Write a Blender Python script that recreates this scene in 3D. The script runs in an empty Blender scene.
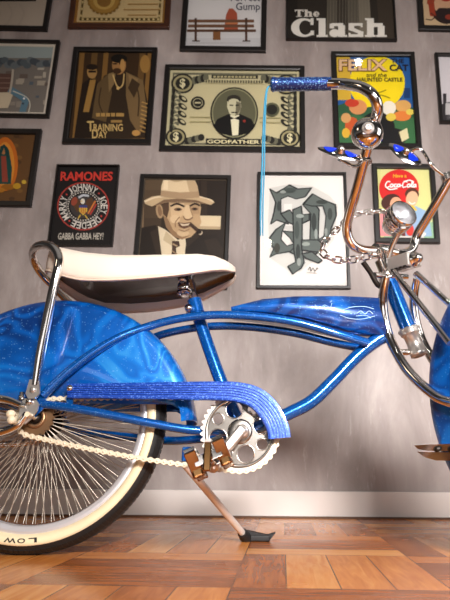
import bpy, bmesh, math, random
from mathutils import Vector, Matrix
random.seed(7)
PI = math.pi
SC = bpy.context.scene
COL = SC.collection

# ------------------------------------------------------------------ camera, world, lights, exposure
FPX, PITCH, ROLL, CXP = 565.0, math.radians(16.22), math.radians(0.49), 266.5
CAM_H = 0.162
WALL_Y = 1.91
BIKE_Y, BIKE_X, LEAN = 1.12, -0.452, math.radians(5)

cam_data = bpy.data.cameras.new('camera')
cam = bpy.data.objects.new('camera', cam_data)
COL.objects.link(cam)
SC.camera = cam
c_f = Vector((0, math.cos(PITCH), math.sin(PITCH)))
c_r = Vector((1, 0, 0)); c_u = c_r.cross(c_f)
a_ = c_r * math.cos(ROLL) + c_u * math.sin(ROLL)
b_ = c_u * math.cos(ROLL) - c_r * math.sin(ROLL)
cam.matrix_world = Matrix(((a_.x, b_.x, -c_f.x, 0), (a_.y, b_.y, -c_f.y, 0), (a_.z, b_.z, -c_f.z, CAM_H), (0, 0, 0, 1)))
cam_data.sensor_fit = 'VERTICAL'; cam_data.sensor_height = 24.0; cam_data.sensor_width = 18.0
cam_data.lens = 24.0 * FPX / 600.0
cam_data.shift_x = -(CXP - 225.0) / 600.0
cam_data.clip_start = 0.02
cam_data.dof.use_dof = True
cam_data.dof.focus_distance = 1.14
cam_data.dof.aperture_fstop = 5.0

world = bpy.data.worlds.new('World'); SC.world = world
world.use_nodes = True
wn = world.node_tree.nodes; wl = world.node_tree.links
bg = wn['Background']
tc = wn.new('ShaderNodeTexCoord'); sx = wn.new('ShaderNodeSeparateXYZ'); rp = wn.new('ShaderNodeValToRGB')
wl.new(tc.outputs['Generated'], sx.inputs[0])
mr = wn.new('ShaderNodeMapRange'); mr.inputs[1].default_value = -1; mr.inputs[2].default_value = 1
wl.new(sx.outputs['Z'], mr.inputs[0]); wl.new(mr.outputs[0], rp.inputs[0]); wl.new(rp.outputs[0], bg.inputs[0])
e = rp.color_ramp.elements
e[0].position = 0.0; e[0].color = (0.05, 0.03, 0.02, 1)
e[1].position = 1.0; e[1].color = (0.80, 0.74, 0.70, 1)
for pos, col in ((0.49, (0.09, 0.05, 0.035, 1)), (0.515, (0.30, 0.27, 0.255, 1)), (0.58, (0.22, 0.20, 0.19, 1)), (0.64, (0.09, 0.082, 0.078, 1)), (0.86, (0.08, 0.073, 0.07, 1)), (0.93, (0.60, 0.55, 0.52, 1))):
    k = e.new(pos); k.color = col
bg.inputs[1].default_value = 0.33

def area(name, loc, target, sx_, sy_, power, col):
    d = bpy.data.lights.new(name, 'AREA'); d.shape = 'RECTANGLE'; d.size = sx_; d.size_y = sy_
    d.energy = power; d.color = col
    o = bpy.data.objects.new(name, d); COL.objects.link(o)
    o.location = loc
    o.rotation_euler = (Vector(target) - Vector(loc)).to_track_quat('-Z', 'Y').to_euler()
    return o
key = area('softbox_light', (0.50, -0.75, 1.02), (0.44, 1.9, 0.24), 0.55, 0.32, 32, (1.0, 0.95, 0.92))
key.data.spread = math.radians(95)
area('side_chrome_fill_light', (2.1, 0.2, 1.0), (0.3, 1.5, 0.4), 1.1, 1.2, 11, (1.0, 0.96, 0.95))  # added unseen panel that gives the chrome white reflections, not a window
area('left_lamp_light', (-2.2, -0.3, 1.9), (-0.4, 1.5, 0.3), 0.5, 0.5, 3, (1.0, 0.80, 0.60))
area('low_fill_light', (-0.3, -1.5, 0.40), (0.0, 1.4, 0.25), 1.8, 0.45, 4, (1.0, 0.95, 0.92))  # added low front fill for the seat underside, no real window
def bulb(name, loc, power, col=(1, 0.93, 0.82)):
    d = bpy.data.lights.new(name, 'POINT'); d.energy = power; d.shadow_soft_size = 0.035; d.color = col
    o = bpy.data.objects.new(name, d); COL.objects.link(o); o.location = loc
bulb('ceiling_bulb_light', (0.865, -0.80, 3.90), 6)
bulb('floor_lamp_light', (0.009, -0.80, 2.019), 3)

SC.view_settings.view_transform = 'Standard'
SC.view_settings.look = 'None'
SC.view_settings.gamma = 1.0
SC.view_settings.use_curve_mapping = False
SC.view_settings.exposure = 0.0

# ------------------------------------------------------------------ turning photo measurements into places
CAM = Vector((0, 0, CAM_H))
def ray(px, py): return c_f + a_ * ((px - CXP) / FPX) + b_ * ((300 - py) / FPX)
def hit(px, py, o, n):
    d = ray(px, py); return CAM + d * ((o - CAM).dot(n) / d.dot(n))
BM = Matrix.Rotation(-LEAN, 3, 'X')
BO = Vector((BIKE_X, BIKE_Y, 0))
def l2w(v): return BO + BM @ Vector(v)
def w2l(v): return BM.transposed() @ (Vector(v) - BO)
def B(px, py, y=0.0):                       # bicycle coordinates (forward, away, up) on its length plane
    return w2l(hit(px, py, l2w((0, y, 0)), BM @ Vector((0, 1, 0))))
def ground(px, py):
    d = ray(px, py); return CAM + d * (-CAM_H / d.z)
STEER = math.radians(60)
S_A = B(398, 300)
S_D = (B(386, 265) - B(411, 345)).normalized()
_f0 = Vector((S_D.z, 0, -S_D.x)); _l0 = Vector((0, 1, 0))
S_F = _f0 * math.cos(STEER) - _l0 * math.sin(STEER)
S_L = _l0 * math.cos(STEER) + _f0 * math.sin(STEER)
def fa(f, h, a): return S_A + S_F * f + S_L * h + S_D * a     # steered coordinates -> bicycle coordinates
def F(px, py, h=0.0):
    return w2l(hit(px, py, l2w(S_A + S_L * h), BM @ S_L))
def Fc(px, py, h=0.0):
    v = F(px, py, h) - S_A; return (v.dot(S_F), h, v.dot(S_D))
def WP(px, py, y=WALL_Y - 0.008):
    p = hit(px, py, Vector((0, y, 0)), Vector((0, 1, 0))); return p

# ------------------------------------------------------------------ materials
def lin(c):
    return tuple(((v / 255) / 12.92 if v / 255 <= 0.04045 else ((v / 255 + 0.055) / 1.055) ** 2.4) for v in c) + (1,)
MATS = {}
def pbr(name, rgb, rough=0.5, metal=0.0, coat=0.0, noise=0.0, nscale=40, spec=0.5, emit=None):
    if name in MATS: return MATS[name]
    m = bpy.data.materials.new(name); m.use_nodes = True
    n = m.node_tree.nodes; l = m.node_tree.links; p = n['Principled BSDF']
    c = lin(rgb)
    p.inputs['Base Color'].default_value = c
    p.inputs['Roughness'].default_value = rough; p.inputs['Metallic'].default_value = metal
    p.inputs['Coat Weight'].default_value = coat; p.inputs['Coat Roughness'].default_value = 0.05
    p.inputs['Specular IOR Level'].default_value = spec
    if noise:
        t = n.new('ShaderNodeTexCoord'); x = n.new('ShaderNodeTexNoise'); x.inputs['Scale'].default_value = nscale
        x.inputs['Detail'].default_value = 5
        l.new(t.outputs['Object'], x.inputs['Vector'])
        r = n.new('ShaderNodeValToRGB')
        r.color_ramp.elements[0].position = 0.3; r.color_ramp.elements[1].position = 0.7
        r.color_ramp.elements[0].color = tuple(v * (1 - noise) for v in c[:3]) + (1,)
        r.color_ramp.elements[1].color = tuple(min(1, v * (1 + noise)) for v in c[:3]) + (1,)
        l.new(x.outputs[0], r.inputs[0]); l.new(r.outputs[0], p.inputs['Base Color'])
    MATS[name] = m
    return m

def ramp(n, stops):
    r = n.new('ShaderNodeValToRGB'); el = r.color_ramp.elements
    el[0].position = stops[0][0]; el[0].color = stops[0][1]
    el[1].position = stops[-1][0]; el[1].color = stops[-1][1]
    for p, c in stops[1:-1]:
        q = el.new(p); q.color = c
    return r

CHROME = pbr('chrome', (232, 228, 224), 0.09, 1.0)
SATIN = pbr('satin_chrome', (204, 198, 192), 0.28, 0.8)
CHROME_SOFT = pbr('worn_chrome', (215, 210, 205), 0.2, 1.0, noise=0.12, nscale=60)
STEEL = pbr('spoke_steel', (184, 174, 160), 0.42, 0.7)
ALU = pbr('rim_aluminium', (232, 230, 234), 0.38, 0.7)
BLACK = pbr('black_rubber', (26, 25, 25), 0.55)
DARK = pbr('dark_metal', (40, 34, 30), 0.35, 0.6)
CREAM = pbr('whitewall_cream', (232, 214, 176), 0.55, noise=0.06, nscale=25)
SEATW = pbr('seat_vinyl_white', (226, 212, 197), 0.42, noise=0.03, nscale=12)
PAN = pbr('seat_pan_black', (22, 17, 18), 0.16, 0.0, coat=0.6)
CHAINM = pbr('chain_ivory', (226, 212, 184), 0.4, 0.25)
TEETHM = pbr('teeth_ivory', (222, 214, 200), 0.4, 0.4)
BRASS = pbr('brown_steel', (150, 116, 84), 0.35, 0.8)
NUTM = pbr('cap_cream', (226, 210, 180), 0.4)
CORD = pbr('cord_blue', (56, 130, 160), 0.85)
INLAY = pbr('inlay_blue', (20, 50, 190), 0.15, 0.3, coat=1.0)
INK = pbr('ink_black', (24, 22, 22), 0.6)

def blue_paint(name, kind):
    m = bpy.data.materials.new(name); m.use_nodes = True
    n = m.node_tree.nodes; l = m.node_tree.links; p = n['Principled BSDF']
    t = n.new('ShaderNodeTexCoord')
    p.inputs['Metallic'].default_value = 0.55
    p.inputs['Roughness'].default_value = 0.22
    p.inputs['Coat Weight'].default_value = 0.9; p.inputs['Coat Roughness'].default_value = 0.04
    if kind == 'mural':
        x = n.new('ShaderNodeTexNoise'); x.inputs['Scale'].default_value = 7.0; x.inputs['Detail'].default_value = 1.5
        x.inputs['Distortion'].default_value = 1.2
        l.new(t.outputs['Object'], x.inputs['Vector'])
        w = n.new('ShaderNodeMath'); w.operation = 'MULTIPLY'; w.inputs[1].default_value = 46.0
        l.new(x.outputs[0], w.inputs[0])
        sn = n.new('ShaderNodeMath'); sn.operation = 'SINE'; l.new(w.outputs[0], sn.inputs[0])
        y = n.new('ShaderNodeTexNoise'); y.inputs['Scale'].default_value = 3.2; y.inputs['Detail'].default_value = 3
        l.new(t.outputs['Object'], y.inputs['Vector'])
        mul = n.new('ShaderNodeMath'); mul.operation = 'MULTIPLY_ADD'; mul.inputs[1].default_value = 0.075
        l.new(sn.outputs[0], mul.inputs[0]); l.new(y.outputs[0], mul.inputs[2])
        r = ramp(n, ((0.30, lin((0, 50, 116))), (0.46, lin((0, 92, 182))), (0.60, lin((8, 118, 208))), (0.72, lin((66, 166, 230))), (0.9, lin((150, 212, 244)))))
        l.new(mul.outputs[0], r.inputs[0])
        base = r
        p.inputs['Metallic'].default_value = 0.3
        p.inputs['Roughness'].default_value = 0.3
    elif kind == 'grip':
        r = n.new('ShaderNodeRGB'); r.outputs[0].default_value = lin((8, 44, 104)); base = r
        p.inputs['Roughness'].default_value = 0.35
    elif kind == 'glitter':
        r = n.new('ShaderNodeRGB'); r.outputs[0].default_value = lin((10, 64, 164)); base = r
        p.inputs['Roughness'].default_value = 0.35
        p.inputs['Metallic'].default_value = 0.3
    else:
        r = n.new('ShaderNodeRGB'); r.outputs[0].default_value = lin((0, 88, 172)); base = r
    v = n.new('ShaderNodeTexVoronoi'); v.inputs['Scale'].default_value = 620 if kind != 'glitter' else 480
    l.new(t.outputs['Object'], v.inputs['Vector'])
    s = n.new('ShaderNodeSeparateColor'); l.new(v.outputs['Color'], s.inputs[0])
    g = n.new('ShaderNodeMath'); g.operation = 'GREATER_THAN'
    g.inputs[1].default_value = {'mural': 0.978, 'glitter': 0.80, 'plain': 0.95, 'grip': 0.86}[kind]
    l.new(s.outputs[0], g.inputs[0])
    mx = n.new('ShaderNodeMix'); mx.data_type = 'RGBA'
    mx.inputs[7].default_value = lin((130, 190, 245)) if kind != 'glitter' else lin((96, 140, 236))
    sc = n.new('ShaderNodeMath'); sc.operation = 'MULTIPLY'; sc.inputs[1].default_value = 0.45 if kind in ('mural', 'plain') else 0.6
    l.new(g.outputs[0], sc.inputs[0]); l.new(sc.outputs[0], mx.inputs[0])
    l.new(base.outputs[0], mx.inputs[6]); l.new(mx.outputs[2], p.inputs['Base Color'])
    MATS[name] = m
    return m
GRIPM = blue_paint('grip_glitter', 'grip')
MURAL = blue_paint('blue_mural_paint', 'mural')
GLIT = blue_paint('blue_glitter_paint', 'glitter')
BLUE = blue_paint('blue_candy_paint', 'plain')

def glass_mat(name, tint=(1, 1, 1, 1), ior=1.45, rough=0.03):
    m = bpy.data.materials.new(name); m.use_nodes = True
    n = m.node_tree.nodes; l = m.node_tree.links; n.remove(n['Principled BSDF'])
    tr = n.new('ShaderNodeBsdfTransparent'); gl = n.new('ShaderNodeBsdfGlossy'); mix = n.new('ShaderNodeMixShader'); fr = n.new('ShaderNodeFresnel')
    tr.inputs[0].default_value = tint
    gl.inputs['Roughness'].default_value = rough; fr.inputs[0].default_value = ior
    l.new(fr.outputs[0], mix.inputs[0]); l.new(tr.outputs[0], mix.inputs[1]); l.new(gl.outputs[0], mix.inputs[2])
    l.new(mix.outputs[0], n['Material Output'].inputs[0])
    MATS[name] = m
    return m
PANE = glass_mat('picture_glass')
LENS = glass_mat('lamp_lens', (0.95, 0.97, 1, 1), 1.55, 0.05)

# ------------------------------------------------------------------ mesh building
class MB:
    def __init__(s): s.v = []; s.f = []; s.mi = []; s.sm = []
    def add(s, vs, fs, mi=0, smooth=True):
        o = len(s.v); s.v += [tuple(v) for v in vs]
        for f in fs: s.f.append(tuple(i + o for i in f)); s.mi.append(mi); s.sm.append(smooth)
        return s
    def tube(s, pts, r, seg=12, closed=False, sub=6, caps=True, mi=0, flat=1.0):
        pts = [Vector(p) for p in pts]; n = len(pts)
        rs = list(r) if isinstance(r, (list, tuple)) else [r] * n
        P = []; Rr = []
        if n == 2 and not closed: P, Rr = pts, rs
        else:
            rng = range(n if closed else n - 1)
            for i in rng:
                g = (lambda k: pts[k % n]) if closed else (lambda k: pts[min(max(k, 0), n - 1)])
                p0, p1, p2, p3 = g(i - 1), g(i), g(i + 1), g(i + 2)
                if not closed:
                    if i == 0: p0 = p1 * 2 - p2
                    if i == n - 2: p3 = p2 * 2 - p1
                for k in range(sub):
                    t = k / sub
                    P.append(0.5 * ((2 * p1) + (p2 - p0) * t + (2 * p0 - 5 * p1 + 4 * p2 - p3) * t * t + (3 * p1 - p0 - 3 * p2 + p3) * t ** 3))
                    Rr.append(rs[i] + (rs[(i + 1) % n] - rs[i]) * t)
            if not closed: P.append(pts[-1]); Rr.append(rs[-1])
        N = len(P); T = []
        for i in range(N):
            if closed: d = P[(i + 1) % N] - P[i - 1]
            else: d = P[min(i + 1, N - 1)] - P[max(i - 1, 0)]
            T.append(d.normalized())
        up = Vector((0, 1, 0)) if abs(T[0].y) < 0.9 else Vector((1, 0, 0))
        u = (up - T[0] * up.dot(T[0])).normalized()
        vs = []; 
        for i in range(N):
            u = (u - T[i] * u.dot(T[i])).normalized(); w = T[i].cross(u)
            for k in range(seg):
                an = 2 * PI * k / seg
                vs.append(P[i] + (u * math.cos(an) + w * math.sin(an) * flat) * Rr[i])
        fs = []
        for i in range(N if closed else N - 1):
            j = (i + 1) % N
            for k in range(seg):
                q = (k + 1) % seg
                fs.append((i * seg + k, i * seg + q, j * seg + q, j * seg + k))
        s.add(vs, fs, mi)
        if caps and not closed:
            o = len(s.v); s.add([vs[k] for k in range(seg)], [tuple(range(seg))[::-1]], mi, False)
            s.add([vs[(N - 1) * seg + k] for k in range(seg)], [tuple(range(seg))], mi, False)
        return s
    def box(s, c, X, Y, Z, hx, hy, hz, bev=0.0, mi=0):
        bm = bmesh.new(); bmesh.ops.create_cube(bm, size=2.0)
        for v in bm.verts: v.co = Vector((v.co.x * hx, v.co.y * hy, v.co.z * hz))
        if bev: bmesh.ops.bevel(bm, geom=bm.edges[:], offset=bev, segments=2, profile=0.5, affect='EDGES')
        c = Vector(c); X = Vector(X).normalized(); Y = Vector(Y).normalized(); Z = Vector(Z).normalized()
        bm.verts.index_update()
        vs = [c + X * v.co.x + Y * v.co.y + Z * v.co.z for v in bm.verts]
        fs = [[v.index for v in f.verts] for f in bm.faces]
        bm.free(); s.add(vs, fs, mi, False); return s
    def lathe(s, c, axis, prof, seg=32, mi=0, ref=None, smooth=True, sy=1.0):   # prof: (radius, along)
        c = Vector(c); ax = Vector(axis).normalized()
        rf = Vector(ref) if ref else (Vector((0, 0, 1)) if abs(ax.z) < 0.9 else Vector((1, 0, 0)))
        u = (rf - ax * rf.dot(ax)).normalized(); w = ax.cross(u)
        vs = []; n = len(prof)
        for k in range(seg):
            an = 2 * PI * k / seg; d = u * math.cos(an) + w * math.sin(an) * sy
            for r, h in prof: vs.append(c + d * r + ax * h)
        fs = []
        for k in range(seg):
            q = (k + 1) % seg
            for i in range(n - 1): fs.append((k * n + i, k * n + i + 1, q * n + i + 1, q * n + i))
        s.add(vs, fs, mi, smooth); return s
    def prism(s, poly, off, mi=0, smooth=False):    # closed 3d polygon pushed along off
        off = Vector(off); n = len(poly); P = [Vector(p) for p in poly]
        bm = bmesh.new(); vv = [bm.verts.new(p) for p in P]; f = bm.faces.new(vv); f.normal_update()
        bmesh.ops.triangulate(bm, faces=[f]); bm.verts.index_update()
        tri = [[v.index for v in t.verts] for t in bm.faces]; bm.free()
        s.add(P, tri, mi, False); s.add([p + off for p in P], [t[::-1] for t in tri], mi, False)
        s.add(P + [p + off for p in P], [(i, (i + 1) % n, (i + 1) % n + n, i + n) for i in range(n)], mi, smooth)
        return s
    def build(s, name, mats, parent=None, recalc=True, **props):
        me = bpy.data.meshes.new(name); me.from_pydata(s.v, [], s.f)
        for m in (mats if isinstance(mats, (list, tuple)) else [mats]): me.materials.append(m)
        for p, mi, sm in zip(me.polygons, s.mi, s.sm): p.material_index = mi; p.use_smooth = sm
        me.validate()
        if recalc:
            bm = bmesh.new(); bm.from_mesh(me); bmesh.ops.recalc_face_normals(bm, faces=bm.faces[:]); bm.to_mesh(me); bm.free()
        o = bpy.data.objects.new(name, me); COL.objects.link(o)
        if parent: o.parent = parent
        for k, v in props.items(): o[k] = v
        return o
def thing(name, label, cat, loc=(0, 0, 0), group=None):
    o = bpy.data.objects.new(name, None); COL.objects.link(o); o.empty_display_size = 0.05
    o.location = loc; o['label'] = label; o['category'] = cat
    if group: o['group'] = group
    return o
def clone(o, name, parent, mat=None):
    c = o.copy(); c.name = name; COL.objects.link(c); c.parent = parent
    if mat: c.matrix_local = mat
    return c

# ------------------------------------------------------------------ room: floor, wall, skirting
def floor_mat():
    m = bpy.data.materials.new('parquet'); m.use_nodes = True
    n = m.node_tree.nodes; l = m.node_tree.links; p = n['Principled BSDF']
    t = n.new('ShaderNodeTexCoord'); sp = n.new('ShaderNodeSeparateXYZ')
    mp = n.new('ShaderNodeMapping'); mp.inputs['Rotation'].default_value = (0, 0, 0.03); mp.inputs['Location'].default_value = (0.07, 0.05, 0)
    l.new(t.outputs['Object'], mp.inputs[0]); l.new(mp.outputs[0], sp.inputs[0])
    def M(op, a, b=None, c=None):
        q = n.new('ShaderNodeMath'); q.operation = op
        for i, v in enumerate((a, b, c)):
            if v is None: continue
            if isinstance(v, (int, float)): q.inputs[i].default_value = v
            else: l.new(v, q.inputs[i])
        return q.outputs[0]
    T = 0.30; K = 4
    ux = M('DIVIDE', sp.outputs['X'], T); uy = M('DIVIDE', sp.outputs['Y'], T)
    ix = M('FLOOR', ux); iy = M('FLOOR', uy); fx = M('FRACT', ux); fy = M('FRACT', uy)
    chk = M('FLOORED_MODULO', M('ADD', ix, iy), 2.0)
    def sel(a, b): return M('ADD', M('MULTIPLY', a, chk), M('MULTIPLY', b, M('SUBTRACT', 1.0, chk)))
    across = M('MULTIPLY', sel(fx, fy), float(K)); along = sel(fy, fx)
    si = M('FLOOR', across); sf = M('FRACT', across)
    cv = n.new('ShaderNodeCombineXYZ'); l.new(ix, cv.inputs[0]); l.new(iy, cv.inputs[1]); l.new(si, cv.inputs[2])
    wnz = n.new('ShaderNodeTexWhiteNoise'); l.new(cv.outputs[0], wnz.inputs[0])
    gv = n.new('ShaderNodeCombineXYZ')
    l.new(M('MULTIPLY', across, 2.2), gv.inputs[0]); l.new(M('MULTIPLY', along, 0.9), gv.inputs[1]); l.new(M('MULTIPLY', wnz.outputs[0], 37.0), gv.inputs[2])
    gr = n.new('ShaderNodeTexNoise'); gr.inputs['Scale'].default_value = 3.0; gr.inputs['Detail'].default_value = 6; gr.inputs['Distortion'].default_value = 0.8
    l.new(gv.outputs[0], gr.inputs['Vector'])
    v = M('ADD', M('MULTIPLY', wnz.outputs[0], 0.55), M('MULTIPLY', gr.outputs[0], 0.55))
    r = ramp(n, ((0.2, lin((112, 54, 18))), (0.46, lin((180, 102, 44))), (0.70, lin((212, 134, 64))), (0.95, lin((234, 172, 102)))))
    l.new(v, r.inputs[0])
    ed = M('MINIMUM', M('MINIMUM', sf, M('SUBTRACT', 1.0, sf)), M('MULTIPLY', M('MINIMUM', along, M('SUBTRACT', 1.0, along)), float(K)))
    gap = M('LESS_THAN', ed, 0.014)
    mx = n.new('ShaderNodeMix'); mx.data_type = 'RGBA'; mx.inputs[7].default_value = lin((60, 32, 16))
    l.new(M('MULTIPLY', gap, 0.75), mx.inputs[0]); l.new(r.outputs[0], mx.inputs[6]); l.new(mx.outputs[2], p.inputs['Base Color'])
    rn = n.new('ShaderNodeTexNoise'); rn.inputs['Scale'].default_value = 9; l.new(t.outputs['Object'], rn.inputs['Vector'])
    l.new(M('MULTIPLY_ADD', rn.outputs[0], 0.2, 0.14), p.inputs['Roughness'])
    p.inputs['Specular IOR Level'].default_value = 0.45
    return m
def wall_mat():
    m = bpy.data.materials.new('grey_plaster'); m.use_nodes = True
    n = m.node_tree.nodes; l = m.node_tree.links; p = n['Principled BSDF']
    t = n.new('ShaderNodeTexCoord')
    a = n.new('ShaderNodeTexNoise'); a.inputs['Scale'].default_value = 3.2; a.inputs['Detail'].default_value = 9; a.inputs['Roughness'].default_value = 0.62; a.inputs['Distortion'].default_value = 0.5
    mp = n.new('ShaderNodeMapping'); mp.inputs['Scale'].default_value = (1.8, 1, 0.6)
    l.new(t.outputs['Object'], mp.inputs[0]); l.new(mp.outputs[0], a.inputs['Vector'])
    r = ramp(n, ((0.3, lin((126, 116, 112))), (0.5, lin((155, 144, 140))), (0.72, lin((182, 172, 168)))))
    l.new(a.outputs[0], r.inputs[0])
    s = n.new('ShaderNodeTexNoise'); s.inputs['Scale'].default_value = 14; s.inputs['Detail'].default_value = 8; s.inputs['Roughness'].default_value = 0.75
    ms = n.new('ShaderNodeMapping'); ms.inputs['Scale'].default_value = (3.0, 1, 0.5)
    l.new(t.outputs['Object'], ms.inputs[0]); l.new(ms.outputs[0], s.inputs['Vector'])
    rs = ramp(n, ((0.59, (0, 0, 0, 1)), (0.69, (1, 1, 1, 1))))
    l.new(s.outputs[0], rs.inputs[0])
    mu = n.new('ShaderNodeMath'); mu.operation = 'MULTIPLY'; mu.inputs[1].default_value = 0.45; l.new(rs.outputs[0], mu.inputs[0])
    mx = n.new('ShaderNodeMix'); mx.data_type = 'RGBA'; mx.inputs[7].default_value = lin((206, 198, 196))
    l.new(mu.outputs[0], mx.inputs[0]); l.new(r.outputs[0], mx.inputs[6]); l.new(mx.outputs[2], p.inputs['Base Color'])
    p.inputs['Roughness'].default_value = 0.5
    bp = n.new('ShaderNodeBump'); bp.inputs['Strength'].default_value = 0.12; bp.inputs['Distance'].default_value = 0.01
    l.new(a.outputs[0], bp.inputs['Height']); l.new(bp.outputs[0], p.inputs['Normal'])
    return m
MB().box((0, 0.3, -0.05), (1, 0, 0), (0, 1, 0), (0, 0, 1), 2.6, 2.6, 0.05).build('floor', floor_mat(), kind='structure')
MB().box((0, WALL_Y + 0.05, 1.3), (1, 0, 0), (0, 1, 0), (0, 0, 1), 2.6, 0.05, 1.3).build('wall_back', wall_mat(), kind='structure')
sk_top = WP(280, 491, WALL_Y - 0.012).z
MB().box((0, WALL_Y - 0.006, sk_top / 2), (1, 0, 0), (0, 1, 0), (0, 0, 1), 2.6, 0.006, sk_top / 2, 0.002).build(
    'baseboard_back', pbr('skirting_white', (226, 218, 212), 0.45, noise=0.04, nscale=8), kind='structure')
MB().box((0, WALL_Y - 0.016, 0.003), (1, 0, 0), (0, 1, 0), (0, 0, 1), 2.6, 0.004, 0.003).build(
    'trim_1', pbr('skirting_joint', (96, 66, 44), 0.6), kind='structure')

# ------------------------------------------------------------------ pictures on the wall
_txt = {}
def text_mesh(s, bold=0.0):
    k = (s, bold)
    if k not in _txt:
        cu = bpy.data.curves.new('t', 'FONT'); cu.body = s; cu.offset = bold; cu.resolution_u = 3
        o = bpy.data.objects.new('t', cu); COL.objects.link(o)
        dg = bpy.context.evaluated_depsgraph_get(); me = bpy.data.meshes.new_from_object(o.evaluated_get(dg))
        V = [(v.co.x, v.co.y) for v in me.vertices]; Fc_ = [tuple(p.vertices) for p in me.polygons]
        bpy.data.objects.remove(o); bpy.data.meshes.remove(me); bpy.data.curves.remove(cu)
        x0 = min(v[0] for v in V); x1 = max(v[0] for v in V); y0 = min(v[1] for v in V); y1 = max(v[1] for v in V)
        _txt[k] = ([((x - x0) / (x1 - x0 + 1e-9), (y - y0) / (y1 - y0 + 1e-9)) for x, y in V], Fc_)
    return _txt[k]
def clip(poly, cp):
    ar = sum(cp[i][0] * cp[(i + 1) % len(cp)][1] - cp[(i + 1) % len(cp)][0] * cp[i][1] for i in range(len(cp)))
    if ar < 0: cp = cp[::-1]
    out = list(poly)
    for i in range(len(cp)):
        A, C = cp[i], cp[(i + 1) % len(cp)]; inp = out; out = []
        def side(p): return (C[0] - A[0]) * (p[1] - A[1]) - (C[1] - A[1]) * (p[0] - A[0])
        for j in range(len(inp)):
            p, q = inp[j - 1], inp[j]; sp_, sq = side(p), side(q)
            if (sp_ >= 0) != (sq >= 0):
                t = sp_ / (sp_ - sq); out.append((p[0] + (q[0] - p[0]) * t, p[1] + (q[1] - p[1]) * t))
            if sq >= 0: out.append(q)
        if not out: break
    return out
class Art:                      # flat print: layered ink shapes in one mesh, lettering in another
    def __init__(s, quad, y):
        s.q = quad; s.y = y; s.k = 0; s.mb = MB(); s.mats = []; s.tb = MB(); s.tm = []
    def m(s, lst, rgb, rough=0.55):
        nm = 'ink_%d_%d_%d' % tuple(rgb); mt = pbr(nm, rgb, rough, spec=0.3)
        if mt not in lst: lst.append(mt)
        return lst.index(mt)
    def poly(s, pts, rgb):
        pts = clip(pts, s.q)
        if len(pts) < 3: return
        s.k += 1; y = s.y - s.k * 0.00004
        P = [WP(px, py, y) for px, py in pts]
        bm = bmesh.new(); vv = [bm.verts.new(p) for p in P]
        try:
            f = bm.faces.new(vv); f.normal_update(); bmesh.ops.triangulate(bm, faces=[f], ngon_method='EAR_CLIP')
        except Exception: pass
        bm.verts.index_update()
        s.mb.add([v.co.copy() for v in bm.verts], [[v.index for v in t.verts] for t in bm.faces], s.m(s.mats, rgb), False); bm.free()
    def rect(s, x0, y0, x1, y1, rgb, sk=0): s.poly([(x0, y0), (x1, y0), (x1 + sk, y1), (x0 + sk, y1)], rgb)
    def ell(s, cx, cy, rx, ry, rgb, rot=0, a0=0, a1=360):
        n = 28; r = math.radians(rot); pts = []
        for i in range(n + (a1 - a0 < 360)):
            t = math.radians(a0 + (a1 - a0) * i / n); x = rx * math.cos(t); y = ry * math.sin(t)
            pts.append((cx + x * math.cos(r) - y * math.sin(r), cy + x * math.sin(r) + y * math.cos(r)))
        s.poly(pts, rgb)
    def line(s, pts, w, rgb):
        for (x0, y0), (x1, y1) in zip(pts, pts[1:]):
            d = math.hypot(x1 - x0, y1 - y0) or 1; nx, ny = -(y1 - y0) / d * w / 2, (x1 - x0) / d * w / 2
            ex, ey = (x1 - x0) / d * w / 3, (y1 - y0) / d * w / 3
            s.poly([(x0 + nx - ex, y0 + ny - ey), (x1 + nx + ex, y1 + ny + ey), (x1 - nx + ex, y1 - ny + ey), (x0 - nx - ex, y0 - ny - ey)], rgb)
    def curve(s, pts, w, rgb, sub=5):
        P = []; n = len(pts)
        for i in range(n - 1):
            g = lambda k: pts[min(max(k, 0), n - 1)]
            p0, p1, p2, p3 = g(i - 1), g(i), g(i + 1), g(i + 2)
            for k in range(sub):
                t = k / sub
                P.append(tuple(0.5 * (2 * p1[j] + (p2[j] - p0[j]) * t + (2 * p0[j] - 5 * p1[j] + 4 * p2[j] - p3[j]) * t * t + (3 * p1[j] - p0[j] - 3 * p2[j] + p3[j]) * t ** 3) for j in (0, 1)))
        P.append(pts[-1]); s.line(P, w, rgb)
    def text(s, st, quad, rgb, bold=0.0):     # quad: px of lower left, lower right, upper right, upper left
        V, Fs = text_mesh(st, bold); s.k += 1; y = s.y - s.k * 0.00004 - 0.0001
        bl, br, tr, tl = quad; vs = []
        for u, v in V:
            vs.append(WP(*[(bl[j] * (1 - u) + br[j] * u) * (1 - v) + (tl[j] * (1 - u) + tr[j] * u) * v for j in (0, 1)], y))
        s.tb.add(vs, Fs, s.m(s.tm, rgb), False)
    def tx(s, st, x0, y0, x1, y1, rgb, bold=0.0, it=0.0):      # px box, it = lean of the tops in px
        s.text(st, ((x0, y1), (x1, y1), (x1 + it, y0), (x0 + it, y0)), rgb, bold)
    def script(s, strokes, w, rgb):           # hand-drawn lettering
        m0, k0 = s.mb, s.mats
        s.mb, s.mats = s.tb, s.tm
        for st in strokes: s.curve(st, w, rgb)
        s.mb, s.mats = m0, k0
def mix4(q, u, v):
    tl, tr, br, bl = q
    return tuple((tl[j] * (1 - u) + tr[j] * u) * (1 - v) + (bl[j] * (1 - u) + br[j] * u) * v for j in (0, 1))
FRAME_BLACK = pbr('frame_black', (20, 16, 14), 0.42)
FRAME_BROWN = pbr('frame_walnut', (70, 40, 24), 0.35, noise=0.2, nscale=30)
GOLD = pbr('frame_gilt', (196, 142, 72), 0.35, 0.7)
BACKM = pbr('frame_backing', (90, 78, 64), 0.8)
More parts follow.
